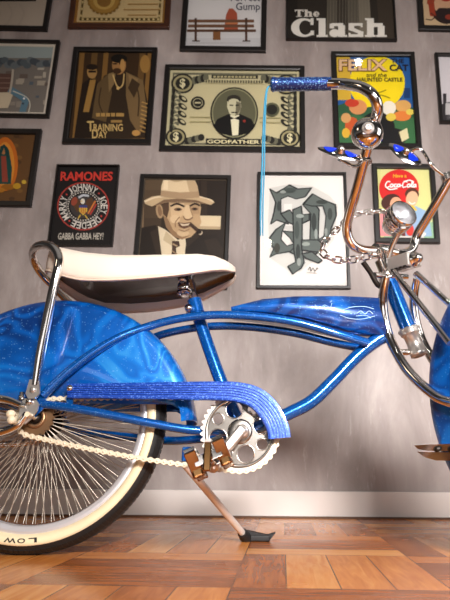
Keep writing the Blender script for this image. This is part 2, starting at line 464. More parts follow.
def picture(label, q, fw, paper, art, cat='picture', mat=None, wood=None, gilt=False, glass=True):
    """q: px of frame corners tl,tr,br,bl; fw: bar width in px; paper: ground colour; mat: (px width, rgb)"""
    wood = wood or FRAME_BLACK
    yf = WALL_Y - 0.017; yb = WALL_Y - 0.001
    C = [WP(*q[0], yf), WP(*q[1], yf), WP(*q[2], yb), WP(*q[3], yb)]
    cx = sum(c.x for c in C) / 4; cz = sum(c.z for c in C) / 4
    wd = ((C[1] - C[0]).length + (C[2] - C[3]).length) / 2; ht = ((C[0] - C[3]).length + (C[1] - C[2]).length) / 2
    d = (C[1] - C[0]) + (C[2] - C[3]); an = math.atan2(d.z, d.x)
    X = Vector((math.cos(an), 0, math.sin(an))); Z = Vector((-math.sin(an), 0, math.cos(an)))
    ctr = Vector((cx, 0, cz))
    root = thing('picture_frame', label, cat, (cx, WALL_Y - 0.001, cz), 'framed pictures on the wall')
    off = -Vector(root.location)
    pxm = wd / max(1.0, math.hypot(q[1][0] - q[0][0], q[1][1] - q[0][1]))
    t = fw * pxm
    def ringmb(o_w, o_h, ti, y0, y1, mb=None, bev=0.25):
        mb = mb or MB(); prof = [(0, y0), (0, y1 + 0.002), (0.12, y1), (0.8, y1), (1, y1 + 0.002), (1, y0)]
        vs = []; n = len(prof)
        for sx_, sz in ((-1, 1), (1, 1), (1, -1), (-1, -1)):
            for u, y in prof:
                p = ctr + X * (sx_ * (o_w / 2 - u * ti)) + Z * (sz * (o_h / 2 - u * ti)); vs.append((p.x, y, p.z))
        fs = [(k * n + i, k * n + i + 1, ((k + 1) % 4) * n + i + 1, ((k + 1) % 4) * n + i) for k in range(4) for i in range(n - 1)]
        return mb.add(vs, fs, 0, False)
    def place(o):
        o.data.transform(Matrix.Translation(off)); return o
    def quadat(u, v, y):   # inner corners in world
        return [ctr + X * (sx_ * u) + Z * (sz * v) + Vector((0, y, 0)) for sx_, sz in ((-1, 1), (1, 1), (1, -1), (-1, -1))]
    place(ringmb(wd, ht, t, yb, yf).build('frame', wood, root))
    iw, ih = wd / 2 - t, ht / 2 - t
    if gilt:
        g = pxm * 2.0
        place(ringmb(iw * 2 + .002, ih * 2 + .002, g, yb, yf + 0.004).build('inner_molding', GOLD, root)); iw -= g; ih -= g
    yp = WALL_Y - 0.004
    if mat:
        mw = mat[0] * pxm
        place(ringmb(iw * 2 + .001, ih * 2 + .001, mw, yb, yp - 0.0025).build('mat_border', pbr('mat_%d_%d_%d' % mat[1], mat[1], 0.8), root)); iw -= mw; ih -= mw
    # print area in px (so that artwork can be laid out on it)
    def topx(p):
        dv = p - CAM; tt = dv.dot(c_f); return (CXP + FPX * dv.dot(a_) / tt, 300 - FPX * dv.dot(b_) / tt)
    pq = [topx(p) for p in quadat(iw, ih, yp)]
    A = Art(pq, yp)
    base = quadat(iw + 0.001, ih + 0.001, yp)
    A.mb.add(base, [(0, 1, 2, 3)], A.m(A.mats, paper), False)
    art(A, pq)
    pr = place(A.mb.build('print', A.mats, root))
    if A.tb.v: place(A.tb.build('lettering', A.tm, pr))
    if glass:
        gq = quadat(iw + (mat[0] * pxm if mat else 0), ih + (mat[0] * pxm if mat else 0), WALL_Y - 0.0115)
        place(MB().add(gq, [(3, 2, 1, 0)], 0, False).build('glass', PANE, root, recalc=False))
    return root

# --- top left, mostly out of view
def art_blank(A, q):
    A.poly([(-80, -80), (36, -80), (36, 1.2), (-80, 2)], (40, 34, 30))
    for i in range(6): A.curve([(-40 + i * 12, 4), (-36 + i * 12, 14), (-42 + i * 12, 25)], 0.8, (186, 172, 158))
picture('thin black frame with pale blank sheet in the top left corner of the wall', [(-62, -74), (62, -70), (48, 31.5), (-82, 30)], 4.2, (196, 182, 166), art_blank)
# --- certificate
def art_cert(A, q):
    A.rect(60, -80, 190, 40, (214, 190, 140))
    for u0, v0, u1, v1 in ((0.03, 0.02, 0.97, 0.05), (0.03, 0.93, 0.97, 0.97), (0.03, 0.02, 0.055, 0.97), (0.945, 0.02, 0.97, 0.97)):
        A.poly([mix4(q, u0, v0), mix4(q, u1, v0), mix4(q, u1, v1), mix4(q, u0, v1)], (128, 108, 62))
    for i in range(34):
        p = mix4(q, 0.04 + i * 0.0275, 0.95); A.ell(p[0], p[1], 1.2, 1.1, (218, 196, 140) if i % 2 else (90, 74, 40))
    for i in range(10):
        p = mix4(q, 0.043, 0.5 + i * 0.045); A.ell(p[0], p[1], 0.9, 1.2, (218, 196, 140) if i % 2 else (90, 74, 40))
        p = mix4(q, 0.957, 0.5 + i * 0.045); A.ell(p[0], p[1], 0.9, 1.2, (218, 196, 140) if i % 2 else (90, 74, 40))
    for i in range(22):
        t = i / 22 * 2 * PI; A.ell(104 + 15 * math.cos(t), 0 + 13 * math.sin(t), 2, 2, (146, 112, 52))
    A.ell(104, 0, 15, 13, (176, 136, 66)); A.ell(104, 0, 11, 9.5, (206, 172, 96)); A.ell(104, 1, 7, 6, (150, 112, 54))
    for y, x0, x1 in ((4, 128, 158), (9.5, 124, 160), (15, 128, 156), (-4, 126, 160)):
        A.line([(x0, y), (x1, y)], 0.8, (170, 130, 70))
picture('walnut frame with gilt edge holding a cream certificate with gold seal', [(80, -62), (174, -60), (170, 29), (66.5, 30.5)], 5, (222, 202, 156), art_cert, wood=FRAME_BROWN, gilt=True)
# --- city photograph
def art_city(A, q):
    rnd = random.Random(3)
    A.rect(-80, 30, 70, 62, (160, 170, 168)); A.rect(-80, 58, 70, 130, (128, 120, 112))
    for i in range(30):
        A.ell(-40 + i * 3.2, 63 + rnd.uniform(-3, 3), 4, 3.4, rnd.choice(((92, 100, 104), (110, 116, 118), (78, 84, 90))))
    for i in range(44):
        x = rnd.uniform(-60, 52); y = rnd.uniform(66, 104); w = rnd.uniform(3, 9); h = rnd.uniform(2, 6)
        A.rect(x, y, x + w, y + h, rnd.choice(((176, 164, 148), (150, 140, 128), (110, 96, 88), (96, 104, 112), (190, 180, 164))), -0.5)
    A.poly([(-30, 72), (12, 74), (9, 92), (-32, 92)], (104, 76, 66))
    for i in range(3): A.line([(-28, 78 + i * 5), (10, 78 + i * 5)], 0.8, (150, 120, 106))
    A.poly([(-40, 94), (14, 92), (8, 108), (-46, 110)], (206, 190, 164))
    A.curve([(11, 90), (19, 95), (25, 100), (24, 106), (21, 116)], 6.5, (98, 130, 146)); A.curve([(13, 91), (26, 97), (30, 104), (28, 114)], 0.9, (222, 214, 196))
    A.curve([(13, 70), (12, 80), (10, 92)], 2.2, (188, 176, 160))
    A.ell(24, 98.5, 1.1, 1.0, (236, 236, 236)); A.ell(23, 103.5, 1.0, 0.9, (60, 60, 66))
picture('black frame with a faded city view over a canal, on the left edge', [(-52, 37), (59.5, 40), (49.5, 118.5), (-66, 117)], 3.4, (150, 150, 146), art_city, mat=(3.2, (220, 208, 192)))
# --- sepia film poster (plain stand-in figures)
def art_sepia(A, q):
    br, dk, md, lt = (170, 128, 66), (40, 28, 18), (96, 70, 38), (222, 186, 120)
    A.rect(60, 40, 165, 150, (66, 46, 26))
    for i, (x, w) in enumerate(((80, 5), (92, 6), (104, 5), (140, 6), (148, 6))): A.rect(x, 50, x + w, 142, (112, 82, 44) if i % 2 else (140, 102, 52), -8)
    A.ell(145, 64, 5, 9, (170, 128, 66))
    A.rect(80, 49, 158, 53, (150, 108, 52))
    # man at the back
    A.poly([(82, 84), (90, 78), (98, 82), (100, 138), (74, 138)], dk); A.ell(92, 72, 5, 6.5, (178, 136, 80)); A.ell(92, 67, 5.6, 3, dk)
    A.poly([(90, 80), (96, 80), (89, 112), (83, 112)], (168, 128, 66)); A.rect(88.5, 70.5, 96, 72.6, (30, 22, 14))
    # man in front
    A.poly([(104, 76), (114, 70), (126, 70), (143, 80), (148, 104), (146, 138), (96, 138), (92, 104)], (54, 40, 26))
    A.poly([(97, 84), (108, 74), (112, 92), (106, 122), (92, 118)], (104, 82, 52)); A.poly([(126, 72), (143, 80), (147, 112), (140, 136), (130, 120), (126, 96)], (128, 102, 66)); A.poly([(108, 74), (116, 71), (114, 84), (109, 92)], (142, 116, 76)); A.poly([(128, 74), (138, 79), (136, 88), (130, 84)], (150, 122, 80)); A.curve([(136, 84), (139, 98), (138, 116)], 1.4, (70, 52, 32)); A.curve([(101, 88), (99, 102), (103, 114)], 1.2, (66, 48, 28))
    A.poly([(132, 78), (140, 84), (134, 98), (128, 88)], (70, 52, 32))
    A.ell(119, 65, 7, 9.5, (172, 126, 76)); A.ell(119, 58.5, 8, 4.4, (26, 20, 14)); A.rect(111.5, 58, 127, 61, (26, 20, 14)); A.ell(117, 71, 4.2, 3, (70, 46, 26))
    A.rect(112.5, 63, 117, 64.4, (40, 26, 16)); A.rect(119, 63, 123, 64.4, (40, 26, 16)); A.ell(122.5, 65, 2.4, 6, (196, 150, 88))
    A.curve([(113, 75), (116, 84), (119, 88), (123, 84), (124, 74)], 1.2, lt); A.ell(118, 88, 1.6, 1.8, lt)
    for i in range(8): A.line([(142 - i * .3, 102 + i * 4), (148 - i * .5, 104 + i * 4)], 1.2, (190, 150, 86))
    A.ell(136, 133, 4, 3, (198, 150, 84)); A.rect(66, 138.4, 150, 139.4, (120, 90, 50))
    for x in (96, 101, 106, 111, 116, 120): A.rect(x, 113, x + 4, 116.5, (184, 146, 84))
    A.rect(111, 120, 122, 122.6, (170, 134, 76))
    A.tx('T', 87, 121, 94, 131.2, (214, 182, 116), 0.02); A.tx('RAINING', 93.5, 123.8, 122.8, 131.2, (214, 182, 116), 0.015)
    A.tx('D', 92, 129.5, 98, 138.4, (214, 182, 116), 0.02); A.tx('AY', 98.3, 131.2, 107.5, 138, (214, 182, 116), 0.015)
picture('black frame with brown sepia poster of two men, gold lettering at its foot', [(74.5, 46), (158.3, 47), (149.8, 145.3), (62, 145)], 5.2, (70, 50, 28), art_sepia)
# --- robed icon
def art_icon(A, q):
    A.rect(-50, 130, 50, 210, (104, 72, 40)); rnd = random.Random(5)
    for i in range(40): A.ell(rnd.uniform(-40, 40), rnd.uniform(132, 206), 3, 2, rnd.choice(((84, 58, 34), (124, 88, 46), (96, 66, 40))))
    A.ell(5, 164, 13, 27, (196, 108, 34)); A.ell(5, 165, 9.5, 23, (216, 142, 52))
    A.poly([(4, 146), (9, 150), (12, 168), (11, 184), (-2, 184), (-3, 165), (-1, 150)], (26, 74, 68)); A.poly([(1, 156), (6, 156), (8, 182), (2, 182)], (150, 68, 52))
    A.ell(3.5, 151, 2.6, 3.4, (176, 118, 74)); A.poly([(0, 147), (4, 144), (8, 148), (9, 160), (6, 156), (4, 147.5), (1, 156), (-1, 160)], (20, 62, 60))
    A.ell(8, 187, 7, 3, (150, 96, 26)); A.ell(17, 186, 4, 3, (190, 146, 40)); A.ell(0, 190, 5, 2.5, (176, 116, 34)); A.ell(24, 182, 2.4, 2, (206, 170, 60))
picture('black frame with orange-haloed robed icon, lowest at the left edge', [(-46, 127), (42, 128.8), (31, 207.5), (-58, 207)], 5.5, (112, 80, 46), art_icon)
# --- red and black band poster
def art_seal(A, q):
    A.rect(40, 160, 125, 250, (27, 23, 22))
    cx, cy, rx, ry = 83.2, 206.3, 26.2, 24.2
    for r, c in ((1.0, (176, 62, 52)), (0.95, (27, 23, 22)), (0.66, (214, 206, 196)), (0.645, (27, 23, 22))): A.ell(cx, cy, rx * r, ry * r, c, -3)
    for i in range(36):
        t = i / 36 * 2 * PI; A.ell(cx + rx * .58 * math.cos(t), cy + ry * .58 * math.sin(t), 0.75, 0.75, (206, 198, 186))
    A.ell(cx, cy, rx * .5, ry * .5, (64, 58, 56))
    for s in (-1, 1): A.poly([(cx + s * 1, cy + 1), (cx + s * 4, cy - 7), (cx + s * 9, cy - 9), (cx + s * 11, cy - 2), (cx + s * 6, cy + 6)], (92, 62, 40))
    A.poly([(cx - 4, cy - 1), (cx + 4, cy - 1), (cx + 4, cy + 5), (cx, cy + 9), (cx - 4, cy + 5)], (206, 178, 70)); A.rect(cx - 4, cy - 1, cx + 4, cy + 1.4, (60, 70, 130))
    for k in (-2, 0, 2): A.line([(cx + k, cy + 1.6), (cx + k, cy + 7)], 0.8, (190, 60, 50))
    A.ell(cx - .5, cy - 5, 2.2, 2.8, (226, 220, 206)); A.poly([(cx - 3, cy - 5.4), (cx - 1, cy - 5.8), (cx - 1, cy - 4.4)], (214, 170, 50))
    A.ell(cx - 9, cy - 5, 3, 4.5, (150, 70, 50), 20); A.line([(cx + 5, cy + 7), (cx + 12, cy - 5)], 1.6, (206, 122, 60)); A.line([(cx + 7, cy + 8), (cx + 13, cy - 2)], 1.2, (190, 60, 50))
    A.curve([(cx - 4, cy - 9), (cx, cy - 11), (cx + 5, cy - 10.5)], 2.2, (196, 200, 206))
    A.line([(cx - 3, cy + 9), (cx - 5, cy + 12)], 1.3, (206, 170, 70)); A.line([(cx + 2, cy + 9), (cx + 4, cy + 12)], 1.3, (206, 170, 70))
    st = 'JOHNNY\u00b7JOEY\u00b7DEEDEE\u00b7MARKY\u00b7'
    for i, ch in enumerate(st):
        t = math.radians(-128 + 360 * i / len(st)) ; h = 6.6; w = 4.4 if ch not in 'J\u00b7' else (3.2 if ch == 'J' else 1.4)
        r = 0.80; px, py = cx + rx * r * math.cos(t), cy + ry * r * math.sin(t); u = (-math.sin(t), math.cos(t)); v = (math.cos(t), math.sin(t))
        if ch == '\u00b7': A.ell(px, py, 0.9, 0.9, (200, 70, 60)); continue
        A.text(ch, [(px + u[0] * a * w / 2 + v[0] * b * h / 2, py + u[1] * a * w / 2 + v[1] * b * h / 2) for a, b in ((-1, -1), (1, -1), (1, 1), (-1, 1))], (222, 216, 206), 0.01)
    A.tx('RAMONES', 60.3, 171.6, 112.4, 180.8, (206, 62, 50), 0.03, 0.6)
    A.tx('GABBA GABBA HEY!', 57.8, 232.8, 103, 239.6, (196, 188, 174), 0.02, 0.6)
picture('black poster frame with red heading and round eagle seal, just above the seat', [(56.7, 164), (120, 164.2), (112.3, 247.3), (48, 246.8)], 1.6, (27, 23, 22), art_seal)
# --- portrait of a man in a pale hat
def art_hat(A, q):
    A.rect(130, 170, 235, 295, (52, 41, 31))
    for k in range(6): A.rect(134, 176 + k * 14, 166 - k * 1.5, 191 + k * 14, (96 - k * 8, 78 - k * 7, 58 - k * 5), -0.8)
    A.rect(199, 178, 230, 262, (42, 32, 25)); A.rect(201, 178, 207, 216, (54, 42, 32)); A.rect(139, 202, 144, 228, (130, 106, 80), -.5)
    A.poly([(196, 215.5), (221, 216), (220.4, 229.5), (194, 229)], (218, 200, 166)); A.poly([(196, 226), (220.6, 226.6), (220.4, 229.5), (194, 229)], (186, 164, 130))
    # suit, shirt, tie
    A.poly([(133, 256), (140, 228), (156, 225), (164, 250), (184, 250), (200, 236), (216, 234), (226, 246), (229, 292), (132, 292)], (38, 29, 22))
    A.poly([(150, 232), (158, 228), (164, 252), (160, 268)], (54, 42, 32)); A.poly([(204, 240), (216, 238), (224, 250), (220, 280)], (48, 37, 28))
    A.poly([(158, 226), (166, 230), (178, 240), (185, 236), (186, 244), (180, 292), (166, 292), (162, 258)], (222, 206, 176)); A.poly([(166, 231), (176, 241), (172, 246), (163, 240)], (196, 178, 146))
    A.poly([(172, 241), (179, 241), (180, 246), (176, 248), (179, 292), (168, 292), (172, 248)], (70, 52, 40)); A.line([(173, 244), (177, 246)], 1.4, (168, 144, 112)); A.line([(172, 251), (177, 254)], 1.2, (150, 124, 96))
    # head
    A.ell(159.5, 211, 3.6, 7.4, (178, 148, 112), -8); A.ell(159.8, 211, 2.0, 5.2, (138, 108, 80), -8)
    A.poly([(162, 198), (199, 198), (201, 208), (200, 216), (201.5, 222), (198, 230), (191, 237), (182, 239.5), (173, 236), (166, 227), (163, 214)], (192, 162, 124))
    A.poly([(162, 198), (169, 198), (169, 210), (167, 218), (163, 214)], (84, 63, 47))
    A.poly([(163, 215), (168, 219), (173, 230), (182, 237), (191, 235), (182, 239.6), (173, 236.4), (166, 227)], (146, 116, 86))
    A.poly([(170, 204), (184, 203), (186, 212), (178, 220), (171, 216)], (210, 182, 144)); A.ell(175, 219, 5, 4.2, (216, 190, 152)); A.ell(183, 233, 6, 3.4, (208, 180, 142))
    A.poly([(190, 204), (199, 204), (199.6, 214), (193, 214)], (178, 148, 112)); A.rect(170, 198, 199.5, 202.6, (150, 120, 92))
    A.curve([(171, 206), (177, 203.8), (184, 206.4)], 1.9, (52, 39, 30)); A.curve([(190, 206), (195, 203.8), (199.4, 205.4)], 1.8, (52, 39, 30))
    A.ell(178, 209.4, 4, 1.7, (120, 92, 70)); A.ell(194.6, 209, 3.4, 1.6, (120, 92, 70)); A.ell(178.6, 209.3, 2.0, 1.1, (46, 34, 27)); A.ell(194.8, 208.9, 1.8, 1.0, (46, 34, 27))
    A.poly([(185.6, 205), (189, 205), (192.6, 216.4), (190, 219), (184.6, 218.6), (183.4, 215.4)], (216, 190, 152)); A.curve([(183.6, 216.6), (185.4, 219.2), (189, 219.6), (192.4, 217.4)], 1.1, (130, 100, 75)); A.curve([(189.6, 206), (191.4, 212), (192.8, 216)], 1.0, (156, 126, 94))
    A.curve([(179.6, 217), (175.6, 222), (175.4, 227)], 1.0, (146, 114, 84))
    A.poly([(177.6, 222.2), (184, 223), (191.4, 222), (190, 226.4), (184.4, 228.6), (179, 226.4)], (104, 74, 56)); A.poly([(179.4, 223.2), (184, 224.2), (190, 223.2), (188, 225.4), (182.4, 226)], (214, 196, 166)); A.curve([(179, 229.6), (184.6, 231), (189.4, 229)], 1.0, (152, 122, 92))
    A.curve([(191, 224.6), (195, 228), (199.6, 231.6)], 3.4, (70, 50, 38)); A.ell(200.4, 232.6, 2.2, 2.4, (190, 172, 146)); A.ell(199.4, 231.4, 2.2, 2.6, (40, 29, 23))
    # hat
    A.poly([(144, 200.5), (152, 196.5), (164, 195), (200, 196), (212, 199.6), (214.6, 202.4), (211, 205), (198, 202.8), (180, 201.6), (166, 202.4), (152, 206.6), (145.4, 204)], (196, 172, 136))
    A.poly([(152, 206.6), (166, 202.2), (180, 201.4), (198, 202.6), (211, 205), (196, 200), (178, 198.6), (164, 199.6)], (126, 100, 76)); A.curve([(145, 201.6), (154, 197.8), (164, 196.2)], 1.6, (226, 208, 176)); A.curve([(200, 197), (208, 199), (213, 201.8)], 1.2, (222, 204, 172))
    A.poly([(160.4, 196.4), (161.4, 186), (163.4, 179.6), (169, 177), (178, 178.6), (188, 177.2), (194.4, 179.4), (197.6, 186), (199.6, 197.4), (180, 199)], (216, 196, 162))
    A.poly([(186, 178.6), (194.4, 179.4), (197.6, 186), (199.6, 197.4), (191, 198.2)], (190, 166, 132)); A.poly([(160.4, 196.4), (161, 190.4), (180, 192.4), (198.6, 191.4), (199.6, 197.4), (180, 199)], (172, 146, 114)); A.curve([(168, 178.6), (176, 181), (186, 179.2)], 1.6, (180, 156, 122)); A.poly([(164, 181), (168, 179), (168, 190), (163, 189.4)], (230, 212, 180))
picture('black frame with sepia portrait of a smiling man in pale hat with cigar', [(140, 173.3), (231, 175), (227.3, 290), (132, 289)], 4.0, (58, 46, 36), art_hat, mat=(1.0, (86, 74, 60)))
# --- giant banknote
def art_note(A, q):
    pale, dk, gr = (206, 196, 156), (44, 42, 36), (112, 110, 90)
    A.rect(150, 60, 310, 160, pale)
    def P(u, v): return mix4(q, u, v)
    def R(u0, v0, u1, v1, c): A.poly([P(u0, v0), P(u1, v0), P(u1, v1), P(u0, v1)], c)
    for u0, v0, u1, v1 in ((.02, .03, .98, .055), (.02, .945, .98, .97), (.02, .03, .032, .97), (.968, .03, .98, .97)): R(u0, v0, u1, v1, gr)
    R(.32, .055, .68, .1, dk)
    for u in range(12): R(.335 + u * .028, .065, .355 + u * .028, .09, (190, 180, 136))
    for su in (0, 1):
        def U(u): return u if su == 0 else 1 - u
        for u, v, r in ((.10, .17, 10), (.075, .87, 9)):
            c = P(U(u), v); A.ell(c[0], c[1], r * 1.15, r, dk); A.ell(c[0], c[1], r * .95, r * .82, (170, 160, 118)); A.ell(c[0], c[1], r * .72, r * .62, dk)
            A.tx('$', c[0] - 2.8, c[1] - 5, c[0] + 2.8, c[1] + 5, (232, 222, 178), 0.03)
        for k in range(9):
            c = P(U(.06 + .05 * (k % 2)), .32 + k * .05); A.ell(c[0], c[1], 5.2, 2.6, dk if k % 2 else gr, 35 * (1 if k % 2 else -1)); A.ell(c[0] + 1, c[1], 2.6, 1.2, pale, 35)
        for k in range(5):
            c = P(U(.16 + k * .026), .92 - k * .012); A.ell(c[0], c[1], 3.2, 3.4, dk if k % 2 == 0 else gr)
            c = P(U(.19 + k * .022), .13 - k * .01); A.ell(c[0], c[1], 2.8, 4, gr if k % 2 == 0 else dk)
        for k in range(6):
            c = P(U(.035), .26 + k * .1); A.ell(c[0], c[1], 1.8, 4, dk)
    R(.27, .12, .73, .165, pale)
    for u in range(22): R(.275 + u * .0205, .122, .288 + u * .0205, .158, (84, 80, 60))
    for v in (.6, .66): R(.17, v, .33, v + .014, (170, 162, 122)); R(.70, v, .86, v + .014, (170, 162, 122))
    c = P(.225, .42); A.ell(c[0], c[1], 7, 6.4, dk); A.ell(c[0], c[1], 5, 4.6, pale); A.ell(c[0], c[1], 4.4, 4, dk); A.rect(c[0] - 3, c[1] - .8, c[0] + 3, c[1] + .8, pale)
    c = P(.79, .5); A.ell(c[0], c[1], 7.6, 7, (96, 96, 74)); A.ell(c[0], c[1], 5.4, 5, dk)
    c = P(.505, .55); A.ell(c[0], c[1], 24, 26, dk); A.ell(c[0], c[1], 22.6, 24.6, (150, 146, 112)); A.ell(c[0], c[1], 21.4, 23.4, (104, 102, 78))
    x, y = c
    A.poly([(x - 21, y + 13), (x - 17, y + 6), (x - 6, y + 1), (x + 6, y + 1), (x + 17, y + 6), (x + 21, y + 13), (x + 15, y + 20), (x, y + 23.4), (x - 15, y + 20)], (24, 22, 20))
    A.poly([(x - 4, y + 2), (x + 5, y + 2), (x + 4, y + 22), (x - 2, y + 22.6)], (230, 224, 196)); A.poly([(x - 5, y + 3), (x, y + 5.2), (x + 5, y + 3), (x + 5, y + 7), (x, y + 5.4), (x - 5, y + 7)], (20, 18, 16))
    A.poly([(x - 7, y - 14), (x + 6, y - 14), (x + 7, y - 6), (x + 4.6, y + 1), (x, y + 3.4), (x - 4.6, y + 1), (x - 7.2, y - 6)], (206, 200, 168)); A.ell(x - .5, y - 13.6, 7, 4.6, (54, 50, 42)); A.ell(x - .5, y - 11.4, 5.4, 3, (206, 200, 168))
    A.poly([(x + 2, y - 12), (x + 6.4, y - 10), (x + 6.6, y - 5), (x + 4, y + 1), (x + 1, y + 3)], (120, 114, 92))
    A.rect(x - 4.6, y - 8.4, x - 1, y - 7.2, dk); A.rect(x + 1.2, y - 8.4, x + 4.6, y - 7.2, dk); A.rect(x - 3, y - 1.2, x + 3, y, (60, 52, 44)); A.ell(x + 10, y + 8, 1.4, 1.4, (150, 52, 40))
    R(.30, .885, .71, .96, dk)
    b0, b1 = P(.31, .95), P(.70, .95); t1, t0 = P(.70, .9), P(.31, .9)
    A.text('GODFATHER', (b0, b1, t1, t0), (226, 216, 172), 0.03)
picture('wide black frame with giant banknote around a portrait of a man in bow tie', [(166, 63.6), (304.4, 65.5), (305.3, 153), (159, 152)], 5.0, (220, 208, 160), art_note)
# --- white poster with bench
def art_bench(A, q):
    A.rect(180, -80, 270, 60, (226, 222, 220)); A.rect(180, 36, 270, 60, (206, 204, 204)); A.rect(180, 30, 270, 38, (216, 214, 213))
    A.poly([(226, 15), (229, 8.5), (233, 8.5), (237, 13), (238, 30), (224, 30)], (176, 88, 62)); A.rect(226, 21, 238, 24, (206, 130, 84))       # plain rolled coat on the bench
    for y in (19.5, 24.5): A.rect(188, y, 254, y + 3, (120, 84, 62))
    A.rect(187, 29.4, 256, 32, (96, 66, 48))
    for x in (194.5, 245): A.rect(x, 18, x + 2.4, 41, (84, 58, 44)); A.line([(x - 2, 41), (x + 5, 41)], 1.2, (70, 50, 40))
    A.rect(213, 31.5, 220.5, 40, (138, 92, 54)); A.line([(215, 31), (218.5, 31)], 1.4, (70, 46, 30))
    A.line([(190, 43), (250, 43)], 0.6, (180, 178, 178))
    A.tx('Forrest', 231, -7, 260, 1.2, (60, 60, 76), 0.0); A.tx('Gump', 236, 2.6, 260, 12.4, (60, 60, 76), 0.01)
picture('black frame with white poster of a wooden bench, top row', [(186, -62), (268, -60), (266, 53), (181.7, 52.6)], 5.0, (228, 224, 222), art_bench)
# --- grey band poster with slab lettering
def slab(A, s, x0, y0, h, w, rgb):
    """heavy slab letters drawn from strokes"""
    m0, k0 = A.mb, A.mats; A.mb, A.mats = A.tb, A.tm
    X0 = x0; P0 = A.poly; A.poly = lambda pts, c: P0([(X0 + (x - X0) * w, y) for x, y in pts], c)
    for ch in s:
        lw = h * 0.27; xh = h * 0.74; bx = x0; by = y0 + h
        def V(x, t, b): A.rect(bx + x, t, bx + x + lw, b, rgb)
        def S(x, y, wd): A.rect(bx + x, y, bx + x + wd, y + h * 0.11, rgb)
        adv = 0
        if ch == 'T':
            V(h * .28, y0, by); A.rect(bx, y0, bx + h * .85, y0 + h * .16, rgb); A.rect(bx, y0, bx + h * .1, y0 + h * .32, rgb); A.rect(bx + h * .75, y0, bx + h * .85, y0 + h * .32, rgb); S(h * .14, by - h * .11, h * .56); adv = h * .9
        elif ch == 'C':
            pts = [(bx + h * .36 + h * .5 * k * math.cos(t), y0 + h * .5 + h * .5 * math.sin(t)) for k in (1,) for t in [math.radians(v) for v in range(320, 38, -12)]]
            inn = [(bx + h * .42 + h * .24 * math.cos(t), y0 + h * .5 + h * .38 * math.sin(t)) for t in [math.radians(v) for v in range(44, 316, 12)]]
            for i in range(len(pts) - 1):
                j = int((len(pts) - 1 - i) / (len(pts) - 1) * (len(inn) - 1)); j2 = int((len(pts) - 2 - i) / (len(pts) - 1) * (len(inn) - 1))
                A.poly([pts[i], pts[i + 1], inn[j2], inn[j]], rgb)
            A.rect(bx + h * .62, y0, bx + h * .74, y0 + h * .36, rgb); A.rect(bx + h * .62, by - h * .34, bx + h * .76, by - h * .1, rgb); adv = h * .86
        elif ch == 'l': V(h * .08, y0, by); S(0, by - h * .11, h * .44); S(0, y0, h * .2); adv = h * .48
        elif ch == 'h':
            V(h * .08, y0, by); S(0, by - h * .11, h * .42); S(0, y0, h * .2); V(h * .5, by - xh * .8, by); S(h * .44, by - h * .11, h * .42); A.rect(bx + h * .3, by - xh, bx + h * .7, by - xh * .72, rgb); adv = h * .9
        elif ch == 'a':
            V(h * .36, by - xh * .86, by); A.rect(bx + h * .1, by - xh, bx + h * .56, by - xh * .78, rgb); A.rect(bx + h * .03, by - xh * .95, bx + h * .2, by - xh * .62, rgb); A.ell(bx + h * .22, by - xh * .28, h * .2, xh * .29, rgb); S(h * .36, by - h * .11, h * .36); adv = h * .75
        elif ch == 's':
            A.rect(bx + h * .04, by - xh, bx + h * .56, by - xh * .8, rgb); A.rect(bx + h * .02, by - xh, bx + h * .24, by - xh * .5, rgb); A.poly([(bx + h * .02, by - xh * .66), (bx + h * .2, by - xh * .68), (bx + h * .6, by - xh * .36), (bx + h * .6, by - xh * .1), (bx + h * .4, by - xh * .26), (bx + h * .06, by - xh * .48)], rgb)
            A.rect(bx + h * .38, by - xh * .4, bx + h * .6, by, rgb); A.rect(bx + h * .02, by - xh * .2, bx + h * .58, by, rgb); A.rect(bx + h * .02, by - xh * .3, bx + h * .1, by, rgb); A.rect(bx + h * .5, by - xh, bx + h * .57, by - xh * .7, rgb); adv = h * .66
        elif ch == 'e':
            A.ell(bx + h * .3, by - xh / 2, h * .3, xh / 2, rgb); A.mb, A.mats = A.tb, A.tm; A.rect(bx + h * .26, by - xh * .76, bx + h * .42, by - xh * .58, (50, 44, 38)); A.rect(bx + h * .28, by - xh * .4, bx + h * .64, by - xh * .26, (50, 44, 38)); adv = h * .66
        x0 += adv
    del A.poly
    A.mb, A.mats = m0, k0
def art_slab(A, q):
    A.rect(280, -80, 400, 60, (52, 45, 38)); rnd = random.Random(9)
    A.poly([(330, -60), (366, -60), (372, 40), (326, 40)], (96, 88, 76)); A.poly([(338, -60), (346, -60), (348, 40), (336, 40)], (66, 58, 50)); A.poly([(356, -60), (366, -60), (372, 40), (360, 40)], (130, 120, 104))
    for i in range(14): A.line([(328 + i * 3, -30), (327 + i * 3.1, 38)], 0.5, (120, 112, 96))
    A.poly([(372, -60), (394, -60), (396, 40), (380, 40)], (66, 56, 46)); A.poly([(288, -60), (300, -60), (296, 40), (288, 40)], (40, 34, 29))
    slab(A, 'The', 294.8, 9.6, 7.2, 1.42, (226, 218, 206))
    slab(A, 'Clash', 294.6, 18.2, 18.8, 1.36, (232, 226, 216))
picture('black frame with dark grey poster in heavy white slab lettering, top row', [(285.5, -60), (391.5, -58), (396.4, 42), (287, 41.5)], 1.8, (52, 45, 38), art_slab)
